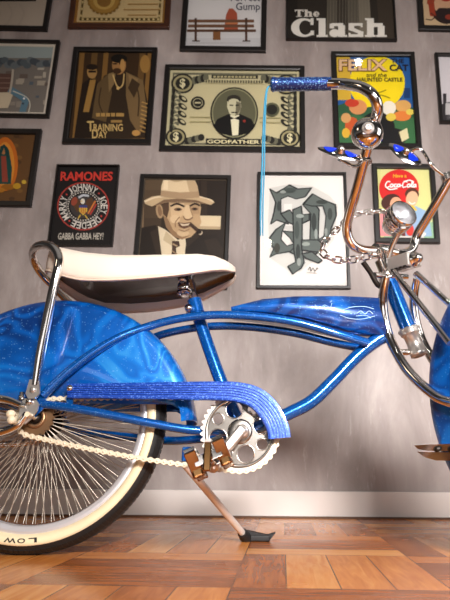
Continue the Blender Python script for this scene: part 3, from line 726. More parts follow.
# --- top right
def art_corner(A, q):
    A.rect(400, -80, 520, 40, (206, 178, 140)); A.ell(447, 6, 17, 18, (40, 30, 30)); A.ell(447, 4, 13, 13, (206, 164, 130)); A.poly([(433, 14), (447, 24), (461, 14), (455, 8), (439, 8)], (46, 34, 34))
    A.ell(446, -1, 5, 2.4, (160, 40, 34)); A.poly([(428, 2), (434, 2), (436, 17), (430, 16)], (160, 62, 40)); A.curve([(431, 13), (440, 20), (447, 24)], 1.0, (60, 42, 36)); A.ell(449, 17, 4, 2.6, (150, 60, 44))
    A.curve([(426, 19), (431, 20), (434, 18)], 1.0, (70, 50, 40)); A.poly([(428, -20), (436, -20), (434, 4), (427, 4)], (156, 66, 44))
picture('black frame with red and cream print in the top right corner', [(413, -66), (500, -64), (504, 33.5), (418.6, 32)], 5.5, (206, 178, 140), art_corner)
# --- comic cover: plain landscape stand-in with its lettering
def art_comic(A, q):
    A.rect(325, 45, 425, 155, (38, 92, 156)); A.ell(377, 83, 28, 27, (240, 216, 30))
    A.poly([(330, 108), (345, 103), (362, 108), (392, 104), (425, 110), (425, 160), (330, 160)], (48, 92, 62)); A.poly([(330, 120), (356, 114), (380, 124), (420, 116), (425, 160), (330, 160)], (62, 112, 70))
    A.rect(335, 56, 350, 100, (212, 176, 60), 1); A.ell(378, 126, 17, 14, (26, 24, 26), 12); A.ell(393, 137, 14, 9, (28, 26, 28)); A.poly([(399, 132), (407, 128), (409, 138), (402, 142)], (226, 214, 170))
    A.ell(358, 107, 9, 7.5, (214, 150, 96)); A.ell(352, 103, 7, 4, (196, 66, 44)); A.ell(352, 126, 7, 9, (200, 92, 48)); A.ell(346, 118, 5, 5, (214, 164, 104)); A.ell(346, 133, 4, 5, (226, 180, 60))
    A.ell(403, 106, 8, 6, (216, 168, 96)); A.ell(402, 116, 9, 5, (222, 132, 62)); A.ell(389, 108, 7, 7, (232, 226, 214)); A.ell(391, 117, 5, 4, (226, 200, 80)); A.ell(410, 112, 4, 3, (226, 206, 90))
    A.rect(404, 88, 410, 98, (28, 60, 110)); A.curve([(366, 90), (376, 93), (386, 90)], 0.8, (120, 110, 20)); A.curve([(370, 97), (380, 95), (390, 98)], 0.8, (120, 110, 20))
    A.tx('FELIX', 338.5, 59, 388, 71.5, (86, 40, 30), 0.06); A.tx('FELIX', 339, 59.4, 387, 70.6, (226, 190, 150), 0.025)
    A.tx('THE', 391, 58.6, 404, 63.2, (30, 30, 50), 0.03); A.tx('CAT', 389.5, 64.4, 408.5, 71, (30, 30, 50), 0.04)
    A.tx('and the', 366, 73, 386.5, 77, (60, 50, 20), 0.01, 0.8); A.tx('HAUNTED CASTLE', 357, 77.6, 402.5, 81.6, (50, 46, 30), 0.03)
picture('black frame with comic cover showing a big yellow moon on blue sky', [(331, 50), (414.4, 52), (421.5, 149), (334.2, 150)], 5.0, (38, 92, 156), art_comic)
# --- right edge skyline
def art_sky(A, q):
    A.rect(430, 50, 540, 125, (206, 200, 202)); rnd = random.Random(2); A.rect(430, 104, 540, 130, (60, 56, 58))
    for i in range(22):
        x = 443 + i * 4; h = rnd.uniform(3, 13); A.rect(x, 106 - h, x + 3.4, 124, rnd.choice(((52, 48, 50), (78, 74, 76), (36, 34, 36))))
    for i in range(26): A.rect(445 + rnd.uniform(0, 60), 100 + rnd.uniform(0, 18), 446.4 + rnd.uniform(0, 60), 101.4 + rnd.uniform(0, 18), (190, 186, 184))
picture('thin black frame with a pale sky over dark city skyline, at the right edge', [(434, 52), (520, 53.5), (530, 126), (440.3, 124.4)], 3.2, (206, 200, 202), art_sky)
# --- intertwined blackletter monogram
def art_mono(A, q):
    A.rect(255, 168, 352, 292, (228, 222, 216))
    def ink(pts):
        cx = sum(p[0] for p in pts) / len(pts); cy = sum(p[1] for p in pts) / len(pts)
        A.poly([(p[0] + (p[0] - cx) * .04 + (0.7 if p[0] > cx else -0.7), p[1] + (0.7 if p[1] > cy else -0.7)) for p in pts], (36, 40, 40)); A.poly(pts, (92, 100, 96)); A.line(list(pts) + [pts[0]], 1.0, (34, 37, 37))
    for off in (3.0,): 
        for pts in ([(270, 188), (290, 184), (312, 186), (330, 196), (338, 206), (334, 240), (318, 258), (300, 272), (290, 272), (270, 258), (268, 220)],): A.poly(pts, (206, 204, 198))
    A.poly([(284, 204), (292, 204), (292, 226), (284, 226)], (228, 222, 216)); A.ell(283, 238, 8, 9, (228, 222, 216))
    # S strokes
    ink([(270, 189), (277, 193), (289, 185), (297, 189), (311, 188), (305, 197), (296, 199), (288, 196), (281, 199), (281, 214), (288, 219), (288, 224), (277, 220), (271, 224), (274, 213), (276, 203)])
    ink([(281, 214), (290, 210), (294, 216), (309, 214), (309, 220), (296, 226), (288, 222)])
    ink([(270, 238), (276, 230), (286, 222), (282, 232), (281, 240), (287, 246), (293, 244), (296, 250), (286, 252), (276, 254), (270, 257), (274, 248), (271, 244)])
    ink([(283, 231), (293, 232), (301, 238), (304, 248), (298, 256), (290, 252), (295, 246), (290, 238)])
    # P strokes
    ink([(303, 205), (311, 199), (319, 210), (318, 236), (322, 246), (316, 254), (308, 250), (310, 240), (311, 214)])
    ink([(293, 210), (301, 206), (302, 214), (302, 250), (304, 262), (301, 268), (293, 274), (288, 266), (296, 262), (294, 250)])
    ink([(304, 204), (313, 194), (322, 199), (335, 205), (336, 216), (331, 228), (329, 240), (320, 246), (316, 242), (324, 236), (326, 216), (323, 206), (312, 206)])
    ink([(302, 240), (318, 240), (324, 246), (318, 252), (302, 250)]); ink([(302, 254), (312, 252), (322, 260), (318, 263), (306, 258)])
    for x, y, rx, ry, c in ((279, 206, 2, 5, (58, 64, 62)), (297, 230, 2.4, 9, (70, 78, 74)), (298, 252, 2.2, 8, (48, 54, 52)), (314, 222, 2.4, 9, (52, 58, 56)), (330, 214, 2.4, 6, (60, 66, 62)), (290, 190, 6, 2.2, (66, 74, 70)), (322, 202, 6, 2, (56, 62, 58)), (277, 248, 3, 5, (60, 60, 52)), (300, 216, 4, 2, (150, 158, 152)), (299, 262, 2, 4, (150, 156, 150)), (306, 244, 4, 2, (150, 158, 150)), (316, 234, 1.6, 5, (150, 158, 152)), (283, 192, 3, 1.6, (150, 156, 150)), (326, 232, 1.6, 4, (140, 146, 140))): A.ell(x, y, rx, ry, c)
    A.curve([(308, 270), (310, 267), (311, 271), (313, 268), (315, 271), (317, 268), (318, 269)], 0.8, (90, 86, 84)); A.line([(307, 272.5), (317, 273)], 0.5, (140, 136, 132))
picture('slim black frame with grey blackletter monogram drawn on white paper', [(258.3, 171.3), (346.9, 172), (349.5, 289.5), (255.7, 289.5)], 3.0, (230, 224, 218), art_mono, mat=(2.0, (236, 230, 226)))
# --- soda advertisement
def art_soda(A, q):
    A.rect(370, 160, 445, 250, (206, 206, 138)); A.poly([(380, 168), (432, 168), (436, 236), (384, 236)], (214, 212, 146))
    A.rect(384, 222, 436, 242, (150, 186, 150)); A.ell(399, 188.5, 20, 19, (206, 36, 34))
    # two generic smiling heads and drinks
    A.ell(391, 202, 10, 8, (70, 34, 26), -20); A.ell(396, 204, 6, 7, (224, 170, 136)); A.poly([(380, 214), (390, 206), (396, 212), (398, 236), (380, 236)], (226, 142, 146))
    A.ell(412, 194, 7, 6, (84, 48, 30)); A.ell(412, 199, 6, 8, (230, 180, 144), 12); A.poly([(406, 208), (416, 206), (428, 212), (432, 236), (404, 238)], (150, 178, 206)); A.line([(412, 206), (416, 210)], 2, (226, 190, 60))
    A.curve([(409, 202), (412, 204), (415, 202.6)], 1.0, (240, 236, 230)); A.curve([(394, 207), (397, 208.6), (399, 207)], 1.0, (240, 236, 230))
    A.rect(401, 226, 405, 238, (110, 40, 30), .5); A.rect(395, 236, 424, 240, (216, 214, 206)); A.ell(410, 230, 4, 6, (206, 60, 50)); A.ell(420, 234, 6, 3, (226, 222, 214))
    A.tx('Have a', 393, 174, 406.5, 177.6, (226, 176, 50), 0.03, 0.3)
    w = (248, 240, 236)
    S = []
    def st(*p): S.append([(385.0 + x, 181.0 + y) for x, y in p])
    st((5, 0.8), (2.6, 0.6), (0.6, 3.6), (1.4, 6.4), (4.2, 5.6))                       # C
    st((7, 3), (5.4, 4), (5.8, 6), (7.6, 5.6), (8, 3.6), (7, 3)); st((11.4, 3.2), (9.6, 3.6), (9.4, 5.8), (11.6, 5.6)); st((14.6, 3.2), (12.6, 3.6), (12.6, 5.8), (14.2, 5.4), (15, 3.2), (14.8, 5.8))
    st((15.8, 4.6), (17.2, 4.3))
    st((22, 0.9), (19.4, 0.8), (17.6, 3.4), (18.2, 6.2), (21.2, 5.6)); st((24, 3), (22.4, 4), (22.8, 6), (24.6, 5.6), (25, 3.6), (24, 3)); st((25.4, 5.4), (28.2, 1.6), (27.8, 0.6), (26.8, 2.4), (26.8, 5.8), (28, 5.6)); st((30.6, 3.4), (28.8, 3.8), (28.8, 5.9), (30.2, 5.4), (30.8, 3.4), (31, 5.9))
    st((1.4, 6.4), (5, 8.4), (12, 7.4)); st((19, 0.6), (24, -0.8), (28, 0.4))
    A.script(S, 1.15, w)
picture('black frame with soda advertisement of a red disc behind the headlight', [(370.4, 163), (433.4, 163.5), (440.5, 244.6), (376.2, 243.5)], 5.2, (206, 206, 138), art_soda)

# ------------------------------------------------------------------ bicycle
bike = thing('bicycle', 'blue lowrider bicycle with banana seat and chrome bars standing on the parquet', 'bicycle', BO)
bike.rotation_euler = (-LEAN, 0, 0)
YX = Vector((0, 1, 0))

# -- wheel builder in its own plane: centre c, forward f, up u, outward n
WR = 0.240
WK = WR / 0.255
def make_wheel(c, f, u, n, lettering=True, nspoke=72):
    c = Vector(c); f = Vector(f); u = Vector(u); n = Vector(n)
    rim = MB().lathe(c, n, [(r * WK * 1.055, y) for r, y in [(0.193, -0.013), (0.196, -0.0155), (0.207, -0.0175), (0.209, -0.0145), (0.203, -0.010), (0.199, 0.0), (0.203, 0.010), (0.209, 0.0145), (0.207, 0.0175), (0.196, 0.0155), (0.193, 0.013), (0.191, 0.0), (0.193, -0.013)]], 96, ref=u)
    w = rim.build('wheel', ALU, bike)
    tr = MB(); prof = []
    for k in range(-10, 11):
        t = math.radians(k * 7.6); prof.append((WR - 0.0275 + 0.0275 * math.cos(t), 0.0275 * math.sin(t)))
    tr.lathe(c, n, prof, 120, ref=u)
    for k in range(150):                      # tread blocks
        t = 2 * PI * k / 150
        d = u * math.cos(t) + f * math.sin(t); tg = f * math.cos(t) - u * math.sin(t)
        for s in (-1, 0, 1):
            an = s * 0.62; tr.box(c + d * (WR - 0.0275 + 0.0275 * math.cos(an)) + n * (0.0275 * math.sin(an)), tg, n * math.cos(an) - d * math.sin(an), d * math.cos(an) + n * math.sin(an), 0.0038, 0.0055, 0.0007)
    tr.build('tire', BLACK, w)
    for s in (-1, 1):
        MB().lathe(c, n, [(r * WK, s * y) for r, y in [(0.2165, 0.0140), (0.2205, 0.0235), (0.226, 0.0276), (0.2325, 0.0290), (0.2375, 0.0278), (0.2385, 0.0262)]], 120, ref=u).build('whitewall', CREAM, w)
    if lettering:
        lt = MB()
        for ch, ang, wd in (('L', -84.2, 0.015), ('O', -89.6, 0.0145), ('W', -95.0, 0.0215)):
            V, Fs = text_mesh(ch, 0.02); vs = []
            for x, y in V:
                t = math.radians(ang) - (x - 0.5) * wd / 0.216; r = 0.2155 + (y - 0.5) * 0.0082
                hh = 0.0276 + 0.0009 * (1 - abs(y - .5)) + 0.0012
                vs.append(c + (f * math.cos(t) + u * math.sin(t)) * r - n * hh)
            lt.add(vs, Fs, 0, False)
        lt.build('lettering', INK, w)
    MB().lathe(c, n, [(0.005, -0.052), (0.010, -0.050), (0.010, -0.042), (0.014, -0.040), (0.026, -0.034), (0.026, -0.030), (0.015, -0.026), (0.012, 0), (0.015, 0.026), (0.026, 0.030), (0.026, 0.034), (0.014, 0.040), (0.010, 0.050), (0.005, 0.052)], 24).build('hub', DARK, w)
    # one spoke, copied round the rim; those at the back of the frame in one mesh
    base = MB().tube([Vector((0.024, 0, 0)), Vector((0.190, 0, 0))], 0.00095, 5)
    sp0 = None; rest = MB(); cnt = 0
    for k in range(nspoke):
        t = 2 * PI * (k + 0.5) / nspoke; s = -1 if k % 2 else 1
        d = f * math.cos(t) + u * math.sin(t); tg = u * math.cos(t) - f * math.sin(t)
        tw = 0.07 if (k // 2) % 2 else -0.07
        p0 = c + (f * math.cos(t + tw) + u * math.sin(t + tw)) * 0.024 + n * (0.032 * s); p1 = c + d * 0.1895 + n * (0.004 * s)
        X = (p1 - p0).normalized(); Z = X.cross(tg).normalized(); Yv = Z.cross(X)
        Mx = Matrix(((X.x, Yv.x, Z.x, 0), (X.y, Yv.y, Z.y, 0), (X.z, Yv.z, Z.z, 0), (0, 0, 0, 1)))
        Mx.translation = p0 - X * 0.024
        if (nspoke > 100 and 28 < math.degrees(t) < 205) or cnt >= 100:
            rest.add([Mx @ Vector(v) for v in base.v], base.f); continue
        cnt += 1
        if sp0 is None:
            sp0 = base.build('spoke', STEEL, w); sp0.matrix_local = Mx
        else: clone(sp0, 'spoke', w, Mx)
    if rest.v: rest.build('spokes', STEEL, w, kind='stuff')
    return w
HUB = Vector((.015, 0, WR))
wheel_r = make_wheel(HUB, (1, 0, 0), (0, 0, 1), (0, 1, 0), nspoke=136)
wheel_r['label'] = 'spoked wheel with cream whitewall tire'
# rear cog
cog = MB(); n_t = 18
pts = []
for k in range(n_t * 4):
    r = 0.036 if k % 4 in (0, 1) else 0.0318
    t = 2 * PI * k / (n_t * 4); pts.append(HUB + Vector((r * math.cos(t), -0.046, r * math.sin(t))))
inn = [HUB + Vector((0.013 * math.cos(2 * PI * k / (n_t * 4)), -0.046, 0.013 * math.sin(2 * PI * k / (n_t * 4)))) for k in range(n_t * 4)]
N_ = n_t * 4; o2 = Vector((0, 0.003, 0))
cog.add(pts + inn + [p + o2 for p in pts] + [p + o2 for p in inn],
        [(i, (i + 1) % N_, N_ + (i + 1) % N_, N_ + i) for i in range(N_)] + [(2 * N_ + i, 2 * N_ + (i + 1) % N_, 3 * N_ + (i + 1) % N_, 3 * N_ + i) for i in range(N_)] + [(i, (i + 1) % N_, 2 * N_ + (i + 1) % N_, 2 * N_ + i) for i in range(N_)], 0, False)
cog.lathe(HUB, (0, 1, 0), [(0.020, -0.0455), (0.020, -0.048), (0.013, -0.050), (0.012, -0.046)], 24)
cog.build('sprocket', BRASS, wheel_r)

# -- fender builder
def make_fender(c, f, u, n, R, hw, hc, phi, a0, a1, name='fender'):
    c = Vector(c); f = Vector(f); u = Vector(u); n = Vector(n)
    NS = 72; prof_n = None; vs = []
    for i in range(NS + 1):
        al = math.radians(a0 + (a1 - a0) * i / NS); d = f * math.cos(al) + u * math.sin(al)
        rel = math.cos(al - math.radians(phi))
        rho = R - 0.016 if rel <= 0.02 else min(R - 0.016, hc / rel)
        mids = [rho + (R - 0.016 - rho) * q for q in (0, 0.5)]
        half = [(mids[0], hw), (mids[1], hw), (R - 0.016, hw), (R - 0.002, hw * 0.95), (R + 0.006, hw * 0.7), (R + 0.010, hw * 0.25)]
        pr = [(r, -y) for r, y in half] + [(r, y) for r, y in half[::-1]]
        prof_n = len(pr)
        for r, y in pr: vs.append(c + d * r + n * y)
    fs = [(i * prof_n + k, i * prof_n + k + 1, (i + 1) * prof_n + k + 1, (i + 1) * prof_n + k) for i in range(NS) for k in range(prof_n - 1)]
    o = MB().add(vs, fs).build(name, MURAL, bike)
    md = o.modifiers.new('thickness', 'SOLIDIFY'); md.thickness = 0.0018; md.offset = -1
    return o
FC = Vector((.031, 0, .201))
fender_r = make_fender(FC, (1, 0, 0), (0, 0, 1), (0, 1, 0), 0.279, 0.043, 0.068, 90, 8, 200)

# -- frame tubes
frame = MB()
bb = B(243, 433, 0)
frame.lathe(bb, YX, [(0.016, -0.037), (0.021, -0.036), (0.021, 0.036), (0.016, 0.037)], 24).build
fr = frame.build('frame', BLUE, bike)
TY = 0.036
near_top = [B(43, 396, -.060), B(62, 377, -.058), B(88, 356, -.054), B(118, 338, -.046), B(150, 326, -TY), B(180, 318.5, -TY), B(212, 315, -TY), B(250, 316, -TY), B(295, 322, -TY), B(335, 333, -TY * .9), B(368, 343, -TY * .6)]
mirror = lambda P: [Vector((p.x, -p.y, p.z)) for p in P]
MB().tube(near_top, 0.0088, 14).build('top_tube', BLUE, fr)
MB().tube(mirror(near_top), 0.0088, 14).build('top_tube', BLUE, fr)
MB().tube([B(195, 306), B(204, 334), B(222, 384), bb], 0.0135, 16).build('seat_tube', BLUE, fr)
MB().tube([B(388, 334), B(374, 342), B(355, 358), B(334, 380), B(312, 401), B(290, 413), B(268, 423), bb], [.0155, .0145, .0135, .0135, .0135, .0135, .0135, .0135], 16).build('down_tube', BLUE, fr)
stay = [B(40, 404, -.058), B(62, 406.5, -.058), B(100, 413, -.056), B(150, 423, -.046), B(192, 430, -.036), bb + Vector((-.01, -.022, 0))]
MB().tube(stay, [.0075, .0085, .0085, .0085, .0085, .0085], 12).build('chainstay', BLUE, fr)
far_stay = [mirror(stay)[0], B(72, 430, .058), B(100, 434, .056), B(140, 438, .05), B(178, 440.5, .04), bb + Vector((-.01, .022, 0))]
MB().tube(far_stay, [.0075, .0085, .0085, .0085, .0085, .0085], 12).build('chainstay', BLUE, fr)
# head tube
ht, hb = B(389, 281), B(408.5, 329)
MB().tube([ht, hb], 0.0175, 20).build('head_tube', BLUE, fr)
# tank panels between the tubes
tank = MB()
top_e = [B(232, 311), B(262, 304), B(294, 301), B(340, 299.6), B(384, 299)]
low_e = [B(232, 315), B(262, 318), B(300, 323.5), B(340, 334), B(384, 339)]
secs = []
for (t_, b__, hw_) in zip(top_e, low_e, (.034, .042, .0455, .043, .022)):
    row = []
    for s in (-1, 1):
        pass
    hz = t_ - b__
    prof = [(-hw_, 0.05), (-hw_, 0.6), (-hw_ * .8, 0.93), (-hw_ * .3, 1.0), (hw_ * .3, 1.0), (hw_ * .8, 0.93), (hw_, 0.6), (hw_, 0.05)]
    secs.append([b__ + hz * v + Vector((0, y, 0)) for y, v in prof])
vs = [p for r_ in secs for p in r_]; n_ = 8
tank.add(vs, [(i * n_ + k, i * n_ + (k + 1) % n_, (i + 1) * n_ + (k + 1) % n_, (i + 1) * n_ + k) for i in range(4) for k in range(n_)], 0, True)
tank.add(secs[0], [tuple(range(8))], 0, False); tank.add(secs[-1], [tuple(range(8))], 0, False)
tk = tank.build('tank', MURAL, fr)
# pale signature strokes on the tank side
def strokes3(lines, y, r, mat, parent, name):
    m = MB()
    for ln in lines: m.tube([B(px, py, y) for px, py in ln], r, 5, sub=4)
    return m.build(name, mat, parent)
PALE = pbr('pinstripe_pale', (176, 214, 240), 0.4)
strokes3([[(343, 310), (352, 307), (364, 306.5), (374, 309)], [(340, 315), (350, 318.5), (362, 319), (375, 316)], [(357, 313), (361, 311), (365, 314), (369, 311), (373, 314)], [(313, 308), (317, 306), (320, 309), (324, 305), (329, 307)], [(315, 304.5), (316, 309)], [(356, 316), (366, 315.5), (371, 318)], [(332, 303), (330, 309)]], -.0455, 0.0006, PALE, tk, 'pinstripe')
# dropouts
for s in (-1, 1):
    m = MB(); yy = 0.058 * s
    m.prism([B(26, 398, yy), B(41, 391, yy), B(47, 399, yy), B(45, 408, yy), B(33, 420, yy), B(20, 418, yy)] if s < 0 else
            [Vector((p.x, -p.y, p.z)) for p in (B(26, 398, -yy), B(41, 391, -yy), B(47, 399, -yy), B(45, 408, -yy), B(33, 420, -yy), B(20, 418, -yy))], (0, 0.004 * s, 0))
    m.build('dropout', BLUE, fr)

# -- seat post and clamp
sp = MB().tube([B(191, 284), B(195.5, 305)], 0.0105, 16)
sp.tube([B(190, 277), B(191, 288)], [0.0075, 0.0105], 12)
spo = sp.build('seat_post', CHROME, bike)
cl = MB()
cl.lathe(B(183, 287, -.02), (0, 1, 0), [(0, -0.006), (.011, -.006), (.012, 0), (.012, .034), (0, .036)], 18)
cl.tube([B(182, 276, -.02), B(183.5, 296, -.02)], 0.0055, 10)
cl.lathe(B(182, 279, -.02), B(182, 276, -.02) - B(183.5, 296, -.02), [(0, -.006), (.0085, -.006), (.0085, .002), (0, .003)], 6)
cl.lathe(B(183.5, 292, -.02), B(182, 276, -.02) - B(183.5, 296, -.02), [(.0145, -.003), (.0145, .002), (.006, .003)], 16)
cl.build('clamp', CHROME, spo)
bc = MB().tube([B(194.3, 300), B(197.5, 313)], 0.0155, 18)
bc.build('seat_collar', BLUE, fr)
bn = MB().lathe(B(188.5, 308, -.016), YX, [(0, -.007), (.0075, -.006), (.0085, 0), (.0085, .030), (0, .032)], 14)
bn.build('binder_bolt', CHROME_SOFT, fr)

# -- banana seat
st_px = [(62, 246.5, 272.5, .094), (80, 250, 276.5, .1), (110, 252.8, 277, .1), (140, 253, 275.5, .098), (170, 252.5, 273, .093), (196, 252.3, 270, .082), (213, 254.5, 268, .066), (225, 259.5, 268.5, .048), (232, 264, 270.5, .03), (235, 267, 270.8, .012)]
ST = []
for x, ty, ry, hw in st_px:
    pt = B(x, ty, -hw * .88); pb = B(x, ry, -hw); ST.append((pb.x, pb.z, pt.z, hw))
u0, zb0, zt0, h0 = ST[0]
rear = [(u0 - .062, zb0 + .034, zt0 + .014, .018), (u0 - .055, zb0 + .029, zt0 + .015, .046), (u0 - .04, zb0 + .02, zt0 + .013, .070), (u0 - .02, zb0 + .009, zt0 + .007, .085)]
ST = rear + ST
seat = MB(); pan = MB(); pip = []
prof_f = lambda hw: [(hw - min(.017, hw * .3), .30), (hw - min(.015, hw * .25), -.06), (hw * .95, -.07), (hw * .99, .06), (hw, .35), (hw * .985, .66), (hw * .9, .9), (hw * .72, 1.0), (hw * .35, 1.06), (0, 1.08)]
rows = []
for u, zb, zt, hw in ST:
    hp = prof_f(hw); th = zt - zb
    rows.append([Vector((u, -y, zb + v * th)) for y, v in hp] + [Vector((u, y, zb + v * th)) for y, v in hp[-2::-1]])
n_ = len(rows[0])
seat.add([p for r_ in rows for p in r_], [(i * n_ + k, i * n_ + k + 1, (i + 1) * n_ + k + 1, (i + 1) * n_ + k) for i in range(len(rows) - 1) for k in range(n_ - 1)])
seat.add(rows[0], [tuple(range(n_))], 0, True); seat.add(rows[-1], [tuple(range(n_))], 0, True)
so = seat.build('seat', SEATW, bike)
so['label'] = 'white vinyl banana seat'
for i, (u, zb, zt, hw) in enumerate(ST):
    th = zt - zb
    pip.append([Vector((u, y * (hw - min(.0165, hw * .28)), zb + .22 * th + (1 - y * y) * .006)) for y in (-1, -.66, -.33, 0, .33, .66, 1)])
pan.add([p for r_ in pip for p in r_], [(i * 7 + k, i * 7 + k + 1, (i + 1) * 7 + k + 1, (i + 1) * 7 + k) for i in range(len(pip) - 1) for k in range(6)])
pan.build('seat_pan', PAN, so, label='glossy black underside')
PIP = pbr('seat_piping', (214, 194, 176), 0.4)
for s in (-1, 1):
    MB().tube([Vector((u, s * hw * .955, zb - (zt - zb) * .07)) for u, zb, zt, hw in ST], 0.0020, 6, sub=3).build('piping', PIP, so)

# -- sissy bar
near = [B(35.5, 385, -.075), B(40, 356, -.082), B(46, 325, -.09), B(53, 290, -.1), B(58.5, 266, -.104), B(58.8, 257, -.1), B(54.5, 249, -.088), B(47, 245, -.066)]
hoop = [B(38, 246, -.042), B(33.5, 251, -.012), B(33.5, 258, .018), B(37.5, 268, .048), B(46, 279, .074), B(58, 291, .09)]
fl = mirror(near[:4])[::-1]
bar = near + hoop + fl
sb = MB().tube(bar, [.0075, .009] + [.0092] * (len(bar) - 4) + [.009, .0075], 14, sub=6)
sbo = sb.build('sissy_bar', CHROME, bike)
for s in (-1, 1):
    ft = MB(); g = (lambda p: p) if s < 0 else (lambda p: Vector((p.x, -p.y, p.z)))
    ft.prism([g(B(x, y, -.075)) for x, y in ((30.5, 380), (40, 380), (40.5, 394), (36, 399), (29, 399), (26.5, 394))], (0, .005 * -s * -1, 0))
    ft.lathe(g(B(33.5, 390, -.078)), YX, [(0, -.005), (.006, -.005), (.0065, .0), (.0065, .006)], 6)
    ft.build('sissy_bar_foot', SATIN, sbo)

# -- chrome stays and axle bracket on the fender side
for s in (-1, 1):
    g = (lambda p: p) if s < 0 else (lambda p: Vector((p.x, -p.y, p.z)))
    br = MB()
    br.prism([g(B(x, y, -.072)) for x, y in ((21, 402), (25, 398.5), (36, 399.5), (39, 404), (37, 411), (30, 420), (25, 424), (20, 424), (18, 418))], (0, .004, 0))
    bo = br.build('axle_bracket', SATIN, bike)
    bt = MB().lathe(g(B(29.5, 402, -.074)), YX, [(0, -.006), (.0055, -.006), (.007, .0), (.0075, .006)], 6)
    bt.build('bolt', CHROME_SOFT, bo)
    MB().tube([g(B(-40, 397, -.05)), g(B(-12, 397.5, -.062)), g(B(8, 400, -.068)), g(B(20, 404.5, -.072)), g(B(26, 406, -.073))], [.0085, .0085, .008, .006, .004], 10, flat=1.0).build('fender_stay', CHROME, bo)
    MB().tube([g(B(-30, 436, -.06)), g(B(-8, 434, -.066)), g(B(8, 430, -.07)), g(B(19, 424, -.074)), g(B(27, 413, -.075))], [.008, .008, .008, .0075, .006], 10).build('fender_stay', CHROME, bo)
    ax = MB().tube([g(HUB + Vector((0, -.05, 0))), g(HUB + Vector((0, -.088, 0)))], 0.0048, 10)
    ax.lathe(g(B(10.5, 414, -.09)), (0, 1, 0), [(0, -.006), (.006, -.005), (.008, .001), (.006, .01), (0, .012)], 14)
    ax.lathe(g(B(11.5, 420, -.09)), (0, 1, 0), [(0, -.006), (.006, -.005), (.0075, .001), (.006, .01), (0, .012)], 14)
    ax.build('axle_nut', NUTM, bo)
MB().lathe(B(22, 396.5, -.06), B(22, 392, -.06) - B(22, 398, -.06), [(.007, -.006), (.007, .002), (.005, .003), (.005, .008), (0, .009)], 10).build('fender_bolt', CHROME_SOFT, fender_r)

# -- chain guard: grooved blue plate curving over the chainring
def offs(path, d):
    out = []
    for i, p in enumerate(path):
        q0 = path[max(i - 1, 0)]; q1 = path[min(i + 1, len(path) - 1)]
        tx, ty = q1[0] - q0[0], q1[1] - q0[1]; L = math.hypot(tx, ty); out.append((p[0] - ty / L * d, p[1] + tx / L * d))
    return out
outer_px = [(67, 383.5), (100, 382.8), (140, 382.2), (180, 381.5), (222, 381), (240, 382), (255, 385.5), (267, 392), (277, 402), (285, 415), (289.5, 427), (290.8, 437)]
width_px = [14.5, 15.5, 17, 18, 19.5, 20.5, 21.5, 22.5, 23, 23, 23, 23]
GY = -.074
gd = MB(); rows = []
lev = [(0, 0.012), (0, .002), (.03, -.0005), (.12, -.0012)]
for k in range(1, 6):
    a = .12 + k * .76 / 6
    lev += [(a - .028, -.0012), (a - .012, .0012), (a + .012, .0012), (a + .028, -.0012)]
lev += [(.88, -.0012), (.97, -.0005), (1.0, .002), (1.0, .006)]
nrm = offs(outer_px, 1.0)
dense = []
for i in range(len(outer_px) - 1):
    for k in range(6):
        t = k / 6; dense.append((outer_px[i], outer_px[i + 1], nrm[i], nrm[i + 1], width_px[i], width_px[i + 1], t, i))
dense.append((outer_px[-2], outer_px[-1], nrm[-2], nrm[-1], width_px[-2], width_px[-1], 1.0, len(outer_px) - 2))
def cr(i, t, arr):
    n = len(arr); g = lambda k: Vector(arr[min(max(k, 0), n - 1)])
    p0, p1, p2, p3 = g(i - 1), g(i), g(i + 1), g(i + 2)
    return 0.5 * ((2 * p1) + (p2 - p0) * t + (2 * p0 - 5 * p1 + 4 * p2 - p3) * t * t + (3 * p1 - p0 - 3 * p2 + p3) * t ** 3)
C_px = [cr(d[7], d[6], outer_px) for d in dense]
for j, d in enumerate(dense):
    tg = (C_px[min(j + 1, len(C_px) - 1)] - C_px[max(j - 1, 0)]).normalized(); nn = Vector((-tg.y, tg.x))
    wdt = d[4] + (d[5] - d[4]) * d[6]
    rows.append([B(C_px[j].x + nn.x * wdt * v, C_px[j].y + nn.y * wdt * v, GY) + Vector((0, y, 0)) for v, y in lev])
n_ = len(lev)
gd.add([p for r_ in rows for p in r_], [(i * n_ + k, i * n_ + k + 1, (i + 1) * n_ + k + 1, (i + 1) * n_ + k) for i in range(len(rows) - 1) for k in range(n_ - 1)], 0, False)
gdo = gd.build('chain_guard', GLIT, bike)
md = gdo.modifiers.new('thickness', 'SOLIDIFY'); md.thickness = 0.0014
MB().prism([B(66, 397, -.066), B(73, 397, -.066), B(72.5, 406, -.066), B(66.5, 406, -.066)], (0, .004, 0)).build('guard_bracket', BLUE, gdo)
MB().lathe(B(70, 388, GY), YX, [(0, -.005), (.005, -.004), (.0065, 0), (.0065, .003)], 12).build('guard_bolt', CHROME_SOFT, gdo)

